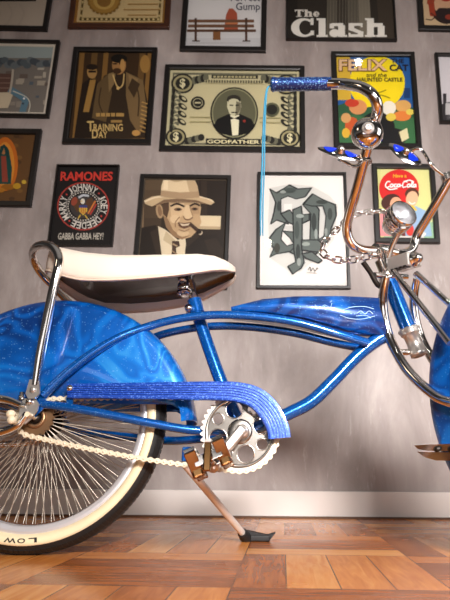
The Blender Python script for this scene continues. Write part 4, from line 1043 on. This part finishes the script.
# -- chainring, crank, pedal
CY = -.049
bbc = B(240, 431.5, CY)
def disc_with_holes(c, R, holes, th, seg=96):
    bm = bmesh.new()
    o = [bm.verts.new((R * math.cos(2 * PI * k / seg), R * math.sin(2 * PI * k / seg), 0)) for k in range(seg)]
    ed = [bm.edges.new((o[k], o[(k + 1) % seg])) for k in range(seg)]
    for hx, hy, hr in holes:
        q = [bm.verts.new((hx + hr * math.cos(2 * PI * k / 28), hy + hr * math.sin(2 * PI * k / 28), 0)) for k in range(28)]
        ed += [bm.edges.new((q[k], q[(k + 1) % 28])) for k in range(28)]
    bmesh.ops.triangle_fill(bm, use_beauty=True, use_dissolve=False, edges=ed)
    g = bmesh.ops.extrude_face_region(bm, geom=bm.faces[:])
    for v in g['geom']:
        if isinstance(v, bmesh.types.BMVert): v.co.z += th
    bm.verts.index_update()
    vs = [c + Vector((v.co.x, v.co.z, v.co.y)) for v in bm.verts]; fs = [[v.index for v in f.verts] for f in bm.faces]
    bm.free(); return vs, fs
holes = []
for k in range(4):
    t = math.radians(106 - 90 * k); holes.append((0.0425 * math.cos(t), 0.0425 * math.sin(t), 0.0155))
    t = math.radians(61 - 90 * k); holes.append((0.048 * math.cos(t), 0.048 * math.sin(t), 0.0098))
vs, fs = disc_with_holes(bbc, 0.0655, holes, 0.004)
cr_ = MB().add(vs, fs, 0, False)
for k in range(8):
    hx, hy, hr = holes[k]; cr_.lathe(bbc + Vector((hx, 0, hy)), YX, [(hr, 0), (hr + .0012, -.0008), (hr + .0024, 0)], 28)
cr_.lathe(bbc, YX, [(.0655, .001), (.0655, -.002), (.063, -.003), (.060, -.001)], 96)
cr_.lathe(bbc, YX, [(.012, -.0022), (.020, -.0022), (.0225, -.001), (.0235, 0)], 32)
cro = cr_.build('chainring', pbr('chainring_chrome', (158, 152, 145), 0.24, 1.0, noise=.14, nscale=24), bike)
tm = MB(); NT = 40; outp = []
for k in range(NT * 6):
    t = 2 * PI * k / (NT * 6); ph = k % 6
    r = (0.0695, 0.0730, 0.0752, 0.0752, 0.0730, 0.0695)[ph]
    outp.append(Vector((r * math.cos(t), 0, r * math.sin(t))))
inr = [Vector((.0645 * math.cos(2 * PI * k / (NT * 6)), 0, .0645 * math.sin(2 * PI * k / (NT * 6)))) for k in range(NT * 6)]
N_ = NT * 6; o1 = bbc + Vector((0, .0008, 0)); o2 = bbc + Vector((0, .0036, 0))
tm.add([o1 + p for p in outp] + [o1 + p for p in inr] + [o2 + p for p in outp] + [o2 + p for p in inr],
       [(i, (i + 1) % N_, N_ + (i + 1) % N_, N_ + i) for i in range(N_)] + [(2 * N_ + i, 2 * N_ + (i + 1) % N_, 3 * N_ + (i + 1) % N_, 3 * N_ + i) for i in range(N_)] + [(i, (i + 1) % N_, 2 * N_ + (i + 1) % N_, 2 * N_ + i) for i in range(N_)], 0, False)
tm.build('teeth', TEETHM, cro, label='ivory toothed edge')
ck = MB()
ck.lathe(B(243, 431, -.066), YX, [(0, -.006), (.009, -.006), (.012, -.003), (.0125, .012)], 24)
p0, p1 = B(244, 427, -.070), B(213, 465, -.076)
dk_ = (p1 - p0).normalized(); ck.box((p0 + p1) / 2, dk_, YX - dk_ * YX.dot(dk_), dk_.cross(YX), (p1 - p0).length / 2, .007, .0098, .0045)
ck.lathe(p1, YX, [(0, -.012), (.012, -.012), (.0135, -.006), (.0135, .008), (0, .01)], 20)
cko = ck.build('crank', SATIN, bike)
# opposite crank arm and pedal on the far side
q0, q1 = Vector((p0.x, -p0.y, p0.z)), Vector((bb.x + (bb.x - p1.x) * .72, -p1.y, bb.z + (bb.z - p1.z) * .66))
MB().tube([q0 - Vector((0, .06, 0)), q0], .0095, 12).tube([q0, q1], .0095, 12).build('crank_arm', CHROME, cko)
PED = pbr('pedal_chrome_floor_tint', (150, 112, 72), 0.16, 1.0)  # brown base colour carries the floor's reflection in the chrome
def make_pedal(c, s, tilt):
    c = Vector(c); t = math.radians(tilt); X = Vector((math.cos(t), 0, math.sin(t))); Z = Vector((-math.sin(t), 0, math.cos(t))); Yv = Vector((0, s, 0))
    ln = .044
    body = MB().lathe(c, Yv, [(.006, -.012), (.0075, 0), (.0095, .008), (.0078, .03), (.0078, .06), (.0095, .08), (.0085, .09), (0, .093)], 20)
    pd = body.build('pedal', PED, bike)
    for k in (-1, 1):
        bl = MB().box(c + X * (.0245 * k) + Yv * .045, X, Yv, Z, .0088, ln - .006, .0225, .003)
        bl.box(c + X * (.0335 * k) + Yv * .045, X, Yv, Z, .0016, ln - .012, .012, .0008)
        bo_ = bl.build('pedal_block', PED, pd)
        for e_ in (-1, 1):
            Yt = (Yv * .86 - Z * .51 * e_).normalized(); Zt = X.cross(Yt); Zt = Zt if Zt.z > 0 else -Zt
            pl = MB().box(c + X * (.0245 * k) + Yv * (.045 + e_ * (ln - .004)) - Z * .002, X, Yt, Zt, .0098, .0028, .0235, .0015)
            pl.build('end_plate', PED, bo_)
            MB().box(c + X * (.0245 * k) + Yv * (.045 + e_ * (ln - .014)) + Z * .0225, X, Yv, Z, .0095, .009, .0035, .001).build('corner_cap', CHROME, bo_)
    MB().box(c + Yv * .091, (1, 0, 0), Yv, (0, 0, 1), .0062, .004, .023, .002).build('pedal_core', PED, pd)
    MB().box(c + Yv * .091 + Vector((0, 0, .025)), (1, 0, 0), Yv, (0, 0, 1), .0055, .005, .003, .001).build('core_cap', SATIN, pd)
    for e_ in (.003, .087): MB().box(c + Yv * e_, X, Yv, Z, .024, .0018, .0075, .001).build('pedal_plate', CHROME, pd)
    return pd
make_pedal(p1 + Vector((0, -.016, .004)), -1, 24)
make_pedal(q1 + Vector((0, .016, 0)), 1, 24)

# -- drive chain of single links (plate pairs shared by copies)
def chain_path():
    c1, r1 = Vector((HUB.x, HUB.z)), .0345; c2, r2 = Vector((bbc.x, bbc.z)), .0722
    d = c2 - c1; L = d.length; ang = math.atan2(d.y, d.x); be = math.asin((r2 - r1) / L)
    P = []
    def arc(c, r, a0, a1, n):
        for k in range(n): t = a0 + (a1 - a0) * k / n; P.append(c + Vector((math.cos(t), math.sin(t))) * r)
    up = ang + PI / 2 + be; dn = ang - PI / 2 - be
    arc(c2, r2, up, dn, 60)                       # over the front, clockwise to the bottom
    lo2 = c2 + Vector((math.cos(dn), math.sin(dn))) * r2; lo1 = c1 + Vector((math.cos(dn), math.sin(dn))) * r1
    for k in range(80): t = k / 80; P.append(lo2.lerp(lo1, t) - Vector((0, .006 * math.sin(PI * t))))
    arc(c1, r1, dn, up - 2 * PI, 30)
    hi1 = c1 + Vector((math.cos(up), math.sin(up))) * r1; hi2 = c2 + Vector((math.cos(up), math.sin(up))) * r2
    for k in range(80): t = k / 80; P.append(hi1.lerp(hi2, t))
    return P
CP = chain_path(); cl_ = [0.0]
for i in range(len(CP)): cl_.append(cl_[-1] + (CP[(i + 1) % len(CP)] - CP[i]).length)
def at_len(s):
    s %= cl_[-1]
    for i in range(len(CP)):
        if cl_[i + 1] >= s: return CP[i].lerp(CP[(i + 1) % len(CP)], (s - cl_[i]) / max(1e-9, cl_[i + 1] - cl_[i]))
NL = 2 * round(cl_[-1] / 0.0127 / 2); pitch = cl_[-1] / NL
pins = [at_len(k * pitch) for k in range(NL)]
pm = MB()
for p in pins: pm.lathe(Vector((p.x, CY + .002, p.y)), YX, [(0, -.0062), (.0022, -.0060), (.0024, -.0045), (.0040, -.0030), (.0040, .0030), (.0024, .0045), (.0022, .0060), (0, .0062)], 10)
cho = pm.build('drive_chain', CHAINM, bike); cho['label'] = 'ivory drive chain'
def link_mb(y):
    m = MB(); outl = []
    for k in range(10): t = math.radians(48 + 264 * k / 9); outl.append((.0052 * math.cos(t), .0052 * math.sin(t)))
    outl.append((pitch * .5, -.0024))
    for k in range(10): t = math.radians(-132 + 264 * k / 9); outl.append((pitch + .0052 * math.cos(t), .0052 * math.sin(t)))
    outl.append((pitch * .5, .0024))
    for s in (-1, 1): m.prism([Vector((x, s * y, z)) for x, z in outl], (0, .001 * s, 0))
    return m
inner0 = outer0 = None; n_sub = 0
order = sorted(range(NL), key=lambda k: (0 if pins[k].y < bbc.z else 1))
rest = MB()
for k in range(NL):
    p, q = pins[k], pins[(k + 1) % NL]; d = q - p
    Mx = Matrix.Translation((p.x, CY + .002, p.y)) @ Matrix.Rotation(-math.atan2(d.y, d.x), 4, 'Y')
    hidden = min(p.y, q.y) > 0.262 and p.x > 0.03
    if hidden:
        m = link_mb(.0034 if k % 2 else .0046); rest.add([Mx @ Vector(v) for v in m.v], m.f, 0, False); continue
    if k % 2:
        if inner0 is None: inner0 = link_mb(.0034).build('link', CHAINM, cho); inner0.matrix_local = Mx
        else: clone(inner0, 'link', cho, Mx)
    else:
        if outer0 is None: outer0 = link_mb(.0046).build('link', CHAINM, cho); outer0.matrix_local = Mx
        else: clone(outer0, 'link', cho, Mx)
if rest.v: rest.build('links', CHAINM, cho, kind='stuff')

# -- kickstand
kf = w2l(ground(249, 541)); k0 = B(184, 463, .0)
kd = (kf - k0)
kk = MB().tube([k0, k0 + kd * .12, k0 + kd * .93], [.008, .0078, .0072], 14)
kko = kk.build('kickstand', pbr('kickstand_metal', (226, 214, 204), 0.34, 0.3), bike)
kw = l2w(kf)
ru = MB()
Xw = Vector((1, 0, 0)); 
ax_k = kd.normalized(); sd = Vector((0, 1, 0)).cross(ax_k).normalized()
ru.tube([k0 + kd * .88, k0 + kd * .93, k0 + kd * .975], [.0105, .0125, .013], 12)
up_w = (BM.transposed() @ Vector((0, 0, 1))); xw = BM.transposed() @ Vector((1, 0, 0)); yw = BM.transposed() @ Vector((0, 1, 0))
ru.box(kf + xw * .016 + up_w * .0065, xw, yw, up_w, .030, .016, .0062, .003)
ru.prism([kf + xw * (.046) + yw * -.013 + up_w * .004, kf + xw * (.058) + yw * -.013 + up_w * .018, kf + xw * .040 + yw * -.013 + up_w * .013, kf + xw * -.004 + yw * -.013 + up_w * .022, kf + xw * -.014 + yw * -.013 + up_w * .008], yw * .026)
ru.build('kickstand_foot', BLACK, kko, label='black rubber foot')
MB().box(k0 + Vector((.008, 0, .014)), (1, 0, 0), (0, 1, 0), (0, 0, 1), .010, .026, .014, .003).build('kickstand_bracket', BLUE, kko)

# ------------------------------------------------------------------ steered front end
# headset, stem, spring box
hs = MB()
ax0 = (hb - ht).normalized()
hs.lathe(hb, ax0, [(.0175, -.002), (.0225, -.001), (.0235, .004), (.020, .008), (.0215, .010), (.019, .014), (.0162, .015), (.0158, .050), (.0175, .052), (.0175, .060), (.0125, .062), (.0115, .03)], 28)
hs2 = MB().lathe(ht, -ax0, [(.0175, -.002), (.0215, -.001), (.0215, .006), (.018, .010), (.0195, .012), (.0185, .02), (.0145, .022), (.0140, .05), (0, .052)], 28)
hso = hs.build('headset_cup', SATIN, bike); hs2.build('headset_cup', CHROME, bike)
fk = MB()
a_clamp = Fc(386, 259, 0)
crown0 = fa(*Fc(389, 272, 0))
hbw = .0205
n0, n1 = fa(*Fc(387, 265, -hbw)), fa(*Fc(407.5, 258.5, -hbw))
bdir = (n1 - n0).normalized(); bup = bdir.cross(S_L); bup = bup if bup.z > 0 else -bup
bc_ = (n0 + n1) / 2 + S_L * hbw; bhl = (n1 - n0).length / 2
fk.box(bc_, bdir, S_L, bup, bhl, hbw, .0150, .003)
fko = fk.build('fork', SATIN, bike); fko['label'] = 'chrome springer fork'
sl = MB()
for k in range(4): sl.box(bc_ + bdir * bhl * (-.55 + k * .4) - bup * .0142 - S_L * (hbw - .006), bdir, S_L, bup, bhl * .14, .0075, .0025, .0006)
sl.build('spring_slot', DARK, fko)
cap = MB().lathe(bc_ + bdir * bhl, bdir, [(0, .019), (.005, .0185), (.0095, .015), (.0115, .009), (.0125, .003), (.0165, .002), (.0165, -.002)], 28)
cap.build('cap_nut', CHROME, fko)
# legs
R_f = WR
fo = 0.290
ax_a = (WR - S_A.z - fo * S_F.z) / S_D.z
AXL = fa(fo, 0, ax_a)
leg_px = [(386, 277), (383.6, 290), (383, 308), (387, 330), (395, 350), (409, 372), (429, 391), (450, 402)]
LH = .046
for s in (-1, 1):
    pts = []
    for q in leg_px:
        f_, h_, a__ = Fc(q[0], q[1], -LH); pts.append(fa(f_, LH * s, a__))
    f_, h_, a__ = Fc(450, 402, -LH)
    pts += [fa(f_ + .5 * (fo - f_), .052 * s, a__ + .72 * (ax_a - a__)), fa(fo, .055 * s, ax_a)]
    MB().tube(pts, [.0085, .0095] + [.0102] * (len(pts) - 3) + [.009], 16).build('fork_leg', CHROME, fko)
    t0 = Fc(394, 272, -.032); t1 = Fc(450, 343, -.058)
    d = (t1[0] - t0[0], t1[2] - t0[2]); k2 = 1.75
    MB().tube([fa(t0[0], .032 * s, t0[2]), fa(t1[0], .058 * s, t1[2])], [.0068] * 2, 12).build('truss_rod', CHROME, fko)
for a_px in ((391, 276), (412, 352)):
    f_, _, a__ = Fc(a_px[0], a_px[1], 0); hw_ = .048
    MB().tube([fa(f_, -hw_, a__), fa(f_, hw_, a__)], .0065, 12).build('fork_bridge', CHROME, fko)
# handlebar
HB = [(382, 250.5, 0), (374, 251, -.03), (363, 250, -.06), (354, 246, -.085), (348.5, 238, -.099), (347, 226, -.106), (350, 212, -.112), (356, 192, -.118), (364.5, 160, -.128), (373, 128, -.14), (377.5, 110, -.16), (374, 97, -.172), (364, 88.5, -.182), (350, 84.8, -.19), (334, 83.8, -.2)]
GR = [(331, 83.9, -.202), (272.5, 84.4, -.292)]
cc = [Fc(*q) for q in HB]; gg = [Fc(*q) for q in GR]
pts = [fa(f_, h_, a__) for f_, h_, a__ in cc[::-1]] + [fa(f_, -h_, a__) for f_, h_, a__ in cc[1:]]
gdirn = fa(*gg[1]) - fa(*gg[0])
hbo = MB().tube([fa(*gg[1])] + pts + [fa(gg[1][0], -gg[1][1], gg[1][2])], 0.0105, 16).build('handlebar', CHROME, bike)
hbo['label'] = 'tall chrome handlebar'
for s in (1, -1):
    g0 = fa(gg[0][0], gg[0][1] * s, gg[0][2]); g1 = fa(gg[1][0], gg[1][1] * s, gg[1][2]); d = (g1 - g0); L = d.length; u = d / L
    gm = MB().lathe(g0, u, [(.0105, -.001), (.0135, 0)] + [(.0128 + .0008 * (k % 2), L * (k + .5) / 14) for k in range(14)] + [(.0145, L * .97), (.0145, L), (.012, L + .003), (0, L + .004)], 20)
    go = gm.build('grip', GRIPM, hbo)
    if s == 1:
        ts = MB(); rnd = random.Random(4)
        for k in range(7):
            o_ = Vector((rnd.uniform(-.003, .003), rnd.uniform(-.003, .003), 0)); 
            base_ = [B(268, 83, 0), B(266, 92, 0), B(264, 125, 0), B(263.2, 165, 0), B(261.5, 205, 0), B(261.5, 240 - rnd.uniform(0, 22), 0)]
            yy = g1.y
            base_ = [g1 + u * .002] + [B(x, y, yy) for x, y in ((266.5, 92), (264.2, 125), (263.2, 165), (261.8, 205), (261.6, 240 - rnd.uniform(0, 24)))]
            ts.tube([p + o_ * (0.2 + .9 * min(1, i / 3)) for i, p in enumerate(base_)], .0011, 5, sub=4)
        ts.build('tassel', CORD, go, label='pale blue hanging tassel')
# stem clamp under the bar
sm = MB().tube([fa(*Fc(382, 250.5, 0)) - S_L * .02, fa(*Fc(382, 250.5, 0)) + S_L * .02], .0155, 18)
sm.tube([fa(*Fc(383, 252, 0)), ht - ax0 * .03], .0135, 16)
smo = sm.build('stem', CHROME, bike)
for k in (-1, 1): MB().lathe(fa(*Fc(382, 250.5, 0)) + S_L * .012 * k - S_F * .013, -S_F, [(.005, 0), (.005, .010), (0, .011)], 6).build('stem_bolt', CHROME_SOFT, smo)
MB().tube([B(363, 262, -.05), B(370, 272, -.04), B(378, 285, -.03), B(386, 288, -.02)], [.006, .0055, .006, .004], 10).build('steering_stop', DARK, smo)
# bell on the near upright
bp_ = Vector(fa(*Fc(372, 131, -.139))) + Vector((.006, -.030, 0))
bell_c = B(367.5, 132, bp_.y)
bx_ = Vector((-.12, -1, -.22)).normalized()
be = MB().lathe(bell_c, bx_, [(r_ * 1.1, h_) for r_, h_ in [(.0265, -.012), (.0275, -.011), (.0272, -.006), (.0255, .003), (.0215, .010), (.015, .0145), (.010, .016)]], 36)
be.lathe(bell_c, bx_, [(.0290, -.012), (.0235, -.020), (.012, -.022), (0, -.022)], 36)
beo = be.build('bell', CHROME, hbo)
MB().lathe(bell_c, bx_, [(.0115, .015), (.0115, .0165), (.0095, .018), (.006, .0185), (.0058, .021), (.003, .0212), (.0028, .0195), (0, .0195)], 24).build('bell_bolt', SATIN, beo)
# mirrors shaped like pointed leaves, with blue inlays
def make_mirror(c, ex, ez, n, half, hgt, stem, slot):
    c = Vector(c); ex = Vector(ex).normalized(); n = Vector(n); n = (n - ex * n.dot(ex)).normalized(); ez = n.cross(ex)
    if ez.z < 0: ez = -ez
    m = MB(); NU, NV = 24, 10; front = []; 
    def wdt(t): return hgt * (max(0.0, 1 - abs(t) ** 2.1)) ** 0.55 * (1 + .06 * math.cos(t * 5))
    vs = []; 
    for side, dep in ((1, .006), (-1, .010)):
        for i in range(NU + 1):
            t = -1 + 2 * i / NU
            for j in range(NV + 1):
                v = -1 + 2 * j / NV; b = (1 - v * v) * (1 - t * t * .8)
                vs.append(c + ex * (half * t) + ez * (wdt(t) * v) + n * (side * dep * b))
    K = (NU + 1) * (NV + 1)
    fs = [(o_ + i * (NV + 1) + j, o_ + i * (NV + 1) + j + 1, o_ + (i + 1) * (NV + 1) + j + 1, o_ + (i + 1) * (NV + 1) + j) for o_ in (0, K) for i in range(NU) for j in range(NV)]
    m.add(vs, fs)
    mo = m.build('mirror', CHROME, hbo)
    for tc_ in (-.47, .47):
        q = MB(); ring = []
        for k in range(20):
            a = 2 * PI * k / 20; t = tc_ + .29 * math.cos(a); v = .60 * math.sin(a) + .12 * math.cos(2 * a)
            b = (1 - v * v) * (1 - t * t * .8); ring.append(c + ex * (half * t) + ez * (wdt(t) * v) + n * (.006 * b + .0012))
        t = tc_; b = (1 - t * t * .8); ctr = c + ex * (half * t) + n * (.006 * b + .0022)
        q.add(ring + [ctr], [(k, (k + 1) % 20, 20) for k in range(20)], 0, True)
        q.build('inlay', INLAY, mo, label='blue inlay')
    kn = MB().lathe(c + n * .004, n, [(.009, 0), (.0075, .007), (.004, .011), (0, .012)], 16); kn.build('mirror_boss', CHROME_SOFT, mo)
    MB().tube(stem, .0036, 10).build('mirror_stem', CHROME, mo)
    return mo
ym = bp_.y + .01
c1 = B(340, 153.5, ym); clamp1 = fa(*Fc(364.5, 160, -.128))
mo1 = make_mirror(c1, B(362, 160, ym) - B(318, 148.5, ym), (0, 0, 1), (0.12, -.92, .38), .043, .0145, [c1 + Vector((0, .012, -.004)), c1.lerp(clamp1, .6) + Vector((0, .012, -.012)), clamp1], 0)
yf_ = fa(f2 if False else Fc(447, 178, .124)[0], .124, Fc(447, 178, .124)[2]).y - .03
c2 = B(405, 154, yf_); f2, _, a2 = Fc(447, 178, .124)
mo2 = make_mirror(c2, B(421, 164, yf_) - B(388, 143, yf_), (0, 0, 1), (-.1, -.93, .36), .043, .0200, [c2 + Vector((.01, .012, .008)), B(417, 148.5, yf_), B(424, 153, yf_), B(432, 166, yf_), fa(f2, .122, a2)], 0)
mo1['label'] = 'leaf-shaped mirror with blue inlays on the near upright'; mo2['label'] = 'leaf-shaped mirror with blue inlays on the far upright'
for f__, h__, a__ in (Fc(364.5, 160, -.128), Fc(447, 178, .124)):
    MB().tube([fa(f__, h__, a__ - .008), fa(f__, h__, a__ + .008)], .0135, 14).build('mirror_clamp', CHROME_SOFT, hbo)
# headlight
hl_c = F(403, 214, 0)
hl_n = (S_F * .9 + Vector((0, -.35, 0)) + S_D * .05).normalized()
HS = 1.02
hl = MB().lathe(hl_c, hl_n, [(r_ * HS, h_ * HS) for r_, h_ in [(.0285, .006), (.0305, .004), (.0305, -.002), (.027, -.006), (.0265, -.022), (.024, -.040), (.017, -.056), (.008, -.064), (0, -.066)]], 36)
for k in range(3): hl.lathe(hl_c, hl_n, [(.0302, -.012 - k * .007), (.0322, -.0135 - k * .007), (.0300, -.015 - k * .007)], 36)
hlo = hl.build('headlight', CHROME, bike)
MB().lathe(hl_c, hl_n, [(r_ * HS, h_ * HS) for r_, h_ in [(.0285, .004), (.022, -.006), (.012, -.013), (.004, -.015), (0, -.015)]], 36).build('reflector', pbr('reflector_silver', (228, 226, 226), 0.28, 0.85), hlo)
ln = MB().lathe(hl_c, hl_n, [(r_ * HS, h_ * HS) for r_, h_ in [(.0285, .0045), (.024, .010), (.014, .0135), (0, .015)]], 36); ln.build('lens', LENS, hlo)
MB().lathe(hl_c, hl_n, [(0, .004), (.004, .003), (.005, -.006), (.003, -.012)], 14).build('bulb', pbr('bulb_glass', (240, 236, 226), 0.1, coat=1.0), hlo)
hk = MB().tube([hl_c - hl_n * .028 - S_D * .024, F(392, 246, 0), F(388, 257, 0)], [.0065, .006, .0075], 12)
hk.box(hl_c - hl_n * .03 - S_D * .026, hl_n, hl_n.cross(S_D), S_D, .016, .009, .004, .001)
hk.build('headlight_bracket', CHROME_SOFT, hlo)
ve = MB()
for k in range(-2, 3): ve.tube([hl_c - hl_n * .022 + hl_n.cross(S_D) * (.006 * k) + S_D * .026, hl_c - hl_n * .048 + hl_n.cross(S_D) * (.004 * k) + S_D * .018], .0014, 6)
ve.build('headlight_fin', DARK, hlo)
# front wheel and fender
n_f = S_L
wheel_f = make_wheel(AXL, S_F, S_D, S_L, lettering=False, nspoke=72)
wheel_f['label'] = 'turned spoked wheel at the fork'
ff = make_fender(AXL, S_F, S_D, S_L, 0.268, 0.040, 0.014, 112, 6, 222)
wedge = MB()
wy = -.055
def wF(px, py): return F(px, py, wy)
for top, bot, dpt in (([(414, 445.5), (426, 444.5), (462, 443.5), (476, 446)], [(476, 451), (462, 451), (428, 451), (418, 449)], .03), ([(417, 451.5), (432, 452), (462, 452.5), (476, 453)], [(476, 459), (462, 461), (436, 460.5), (424, 457)], .024)):
    wedge.prism([wF(*p) for p in top + bot], S_L * dpt)
wo = wedge.build('fender_bumper', CHROME, ff)
MB().lathe(wF(438, 449), -S_L, [(.0055, 0), (.0055, .006), (0, .007)], 10).lathe(wF(452, 449), -S_L, [(.0055, 0), (.0055, .006), (0, .007)], 10).build('bumper_bolt', DARK, wo)

# ------------------------------------------------------------------ loose chain hung on the bars
cpx = [(388, 211, .0), (378, 211.5, -.02), (366, 212.5, -.03), (356, 214, -.04), (346, 221, -.045), (336, 230, -.05), (327, 239, -.05), (321, 247, -.05), (323, 254, -.05), (332, 259, -.05), (343, 260.5, -.045), (354, 259.5, -.04), (366, 256.5, -.03), (378, 256, -.03)]
cpts = [l2w(B(*q)) for q in cpx]
crv = []
for i in range(len(cpts) - 1):
    for k in range(8):
        g = lambda j: cpts[min(max(j, 0), len(cpts) - 1)]; t = k / 8
        p0_, p1_, p2_, p3_ = g(i - 1), g(i), g(i + 1), g(i + 2)
        crv.append(0.5 * ((2 * p1_) + (p2_ - p0_) * t + (2 * p0_ - 5 * p1_ + 4 * p2_ - p3_) * t * t + (3 * p1_ - p0_ - 3 * p2_ + p3_) * t ** 3))
crv.append(cpts[-1])
acc = [0]
for a__, b__ in zip(crv, crv[1:]): acc.append(acc[-1] + (b__ - a__).length)
NCH = round(acc[-1] / .0172)
def on(s):
    for i in range(len(crv) - 1):
        if acc[i + 1] >= s: return crv[i].lerp(crv[i + 1], (s - acc[i]) / max(1e-9, acc[i + 1] - acc[i]))
    return crv[-1]
org = on(acc[-1] * .5)
hc = thing('chain', 'loose chrome link chain looped left from the headlight and stem', 'chain', org)
lk0 = None
for k in range(NCH):
    p = on(acc[-1] * k / NCH); q = on(acc[-1] * (k + 1) / NCH); X = (q - p).normalized(); c = (p + q) / 2
    Yv = Vector((0, 1, 0)); Yv = (Yv - X * Yv.dot(X)).normalized(); Z = X.cross(Yv)
    rot = math.radians(20 if k % 2 else 78); Y2 = Yv * math.cos(rot) + Z * math.sin(rot); Z2 = X.cross(Y2)
    Mx = Matrix(((X.x, Y2.x, Z2.x, 0), (X.y, Y2.y, Z2.y, 0), (X.z, Y2.z, Z2.z, 0), (0, 0, 0, 1))); Mx.translation = c - org
    if lk0 is None:
        lm = MB(); pts_ = []
        for i in range(16):
            t = 2 * PI * i / 16; pts_.append(Vector((.0046 * (1 if math.cos(t) > 0 else -1) * (abs(math.cos(t)) > .01) + .0066 * math.cos(t), 0, .0066 * math.sin(t))))
        lk0 = lm.tube(pts_, .0021, 8, closed=True, sub=2).build('link', CHROME, hc); lk0.matrix_local = Mx
    else: clone(lk0, 'link', hc, Mx)
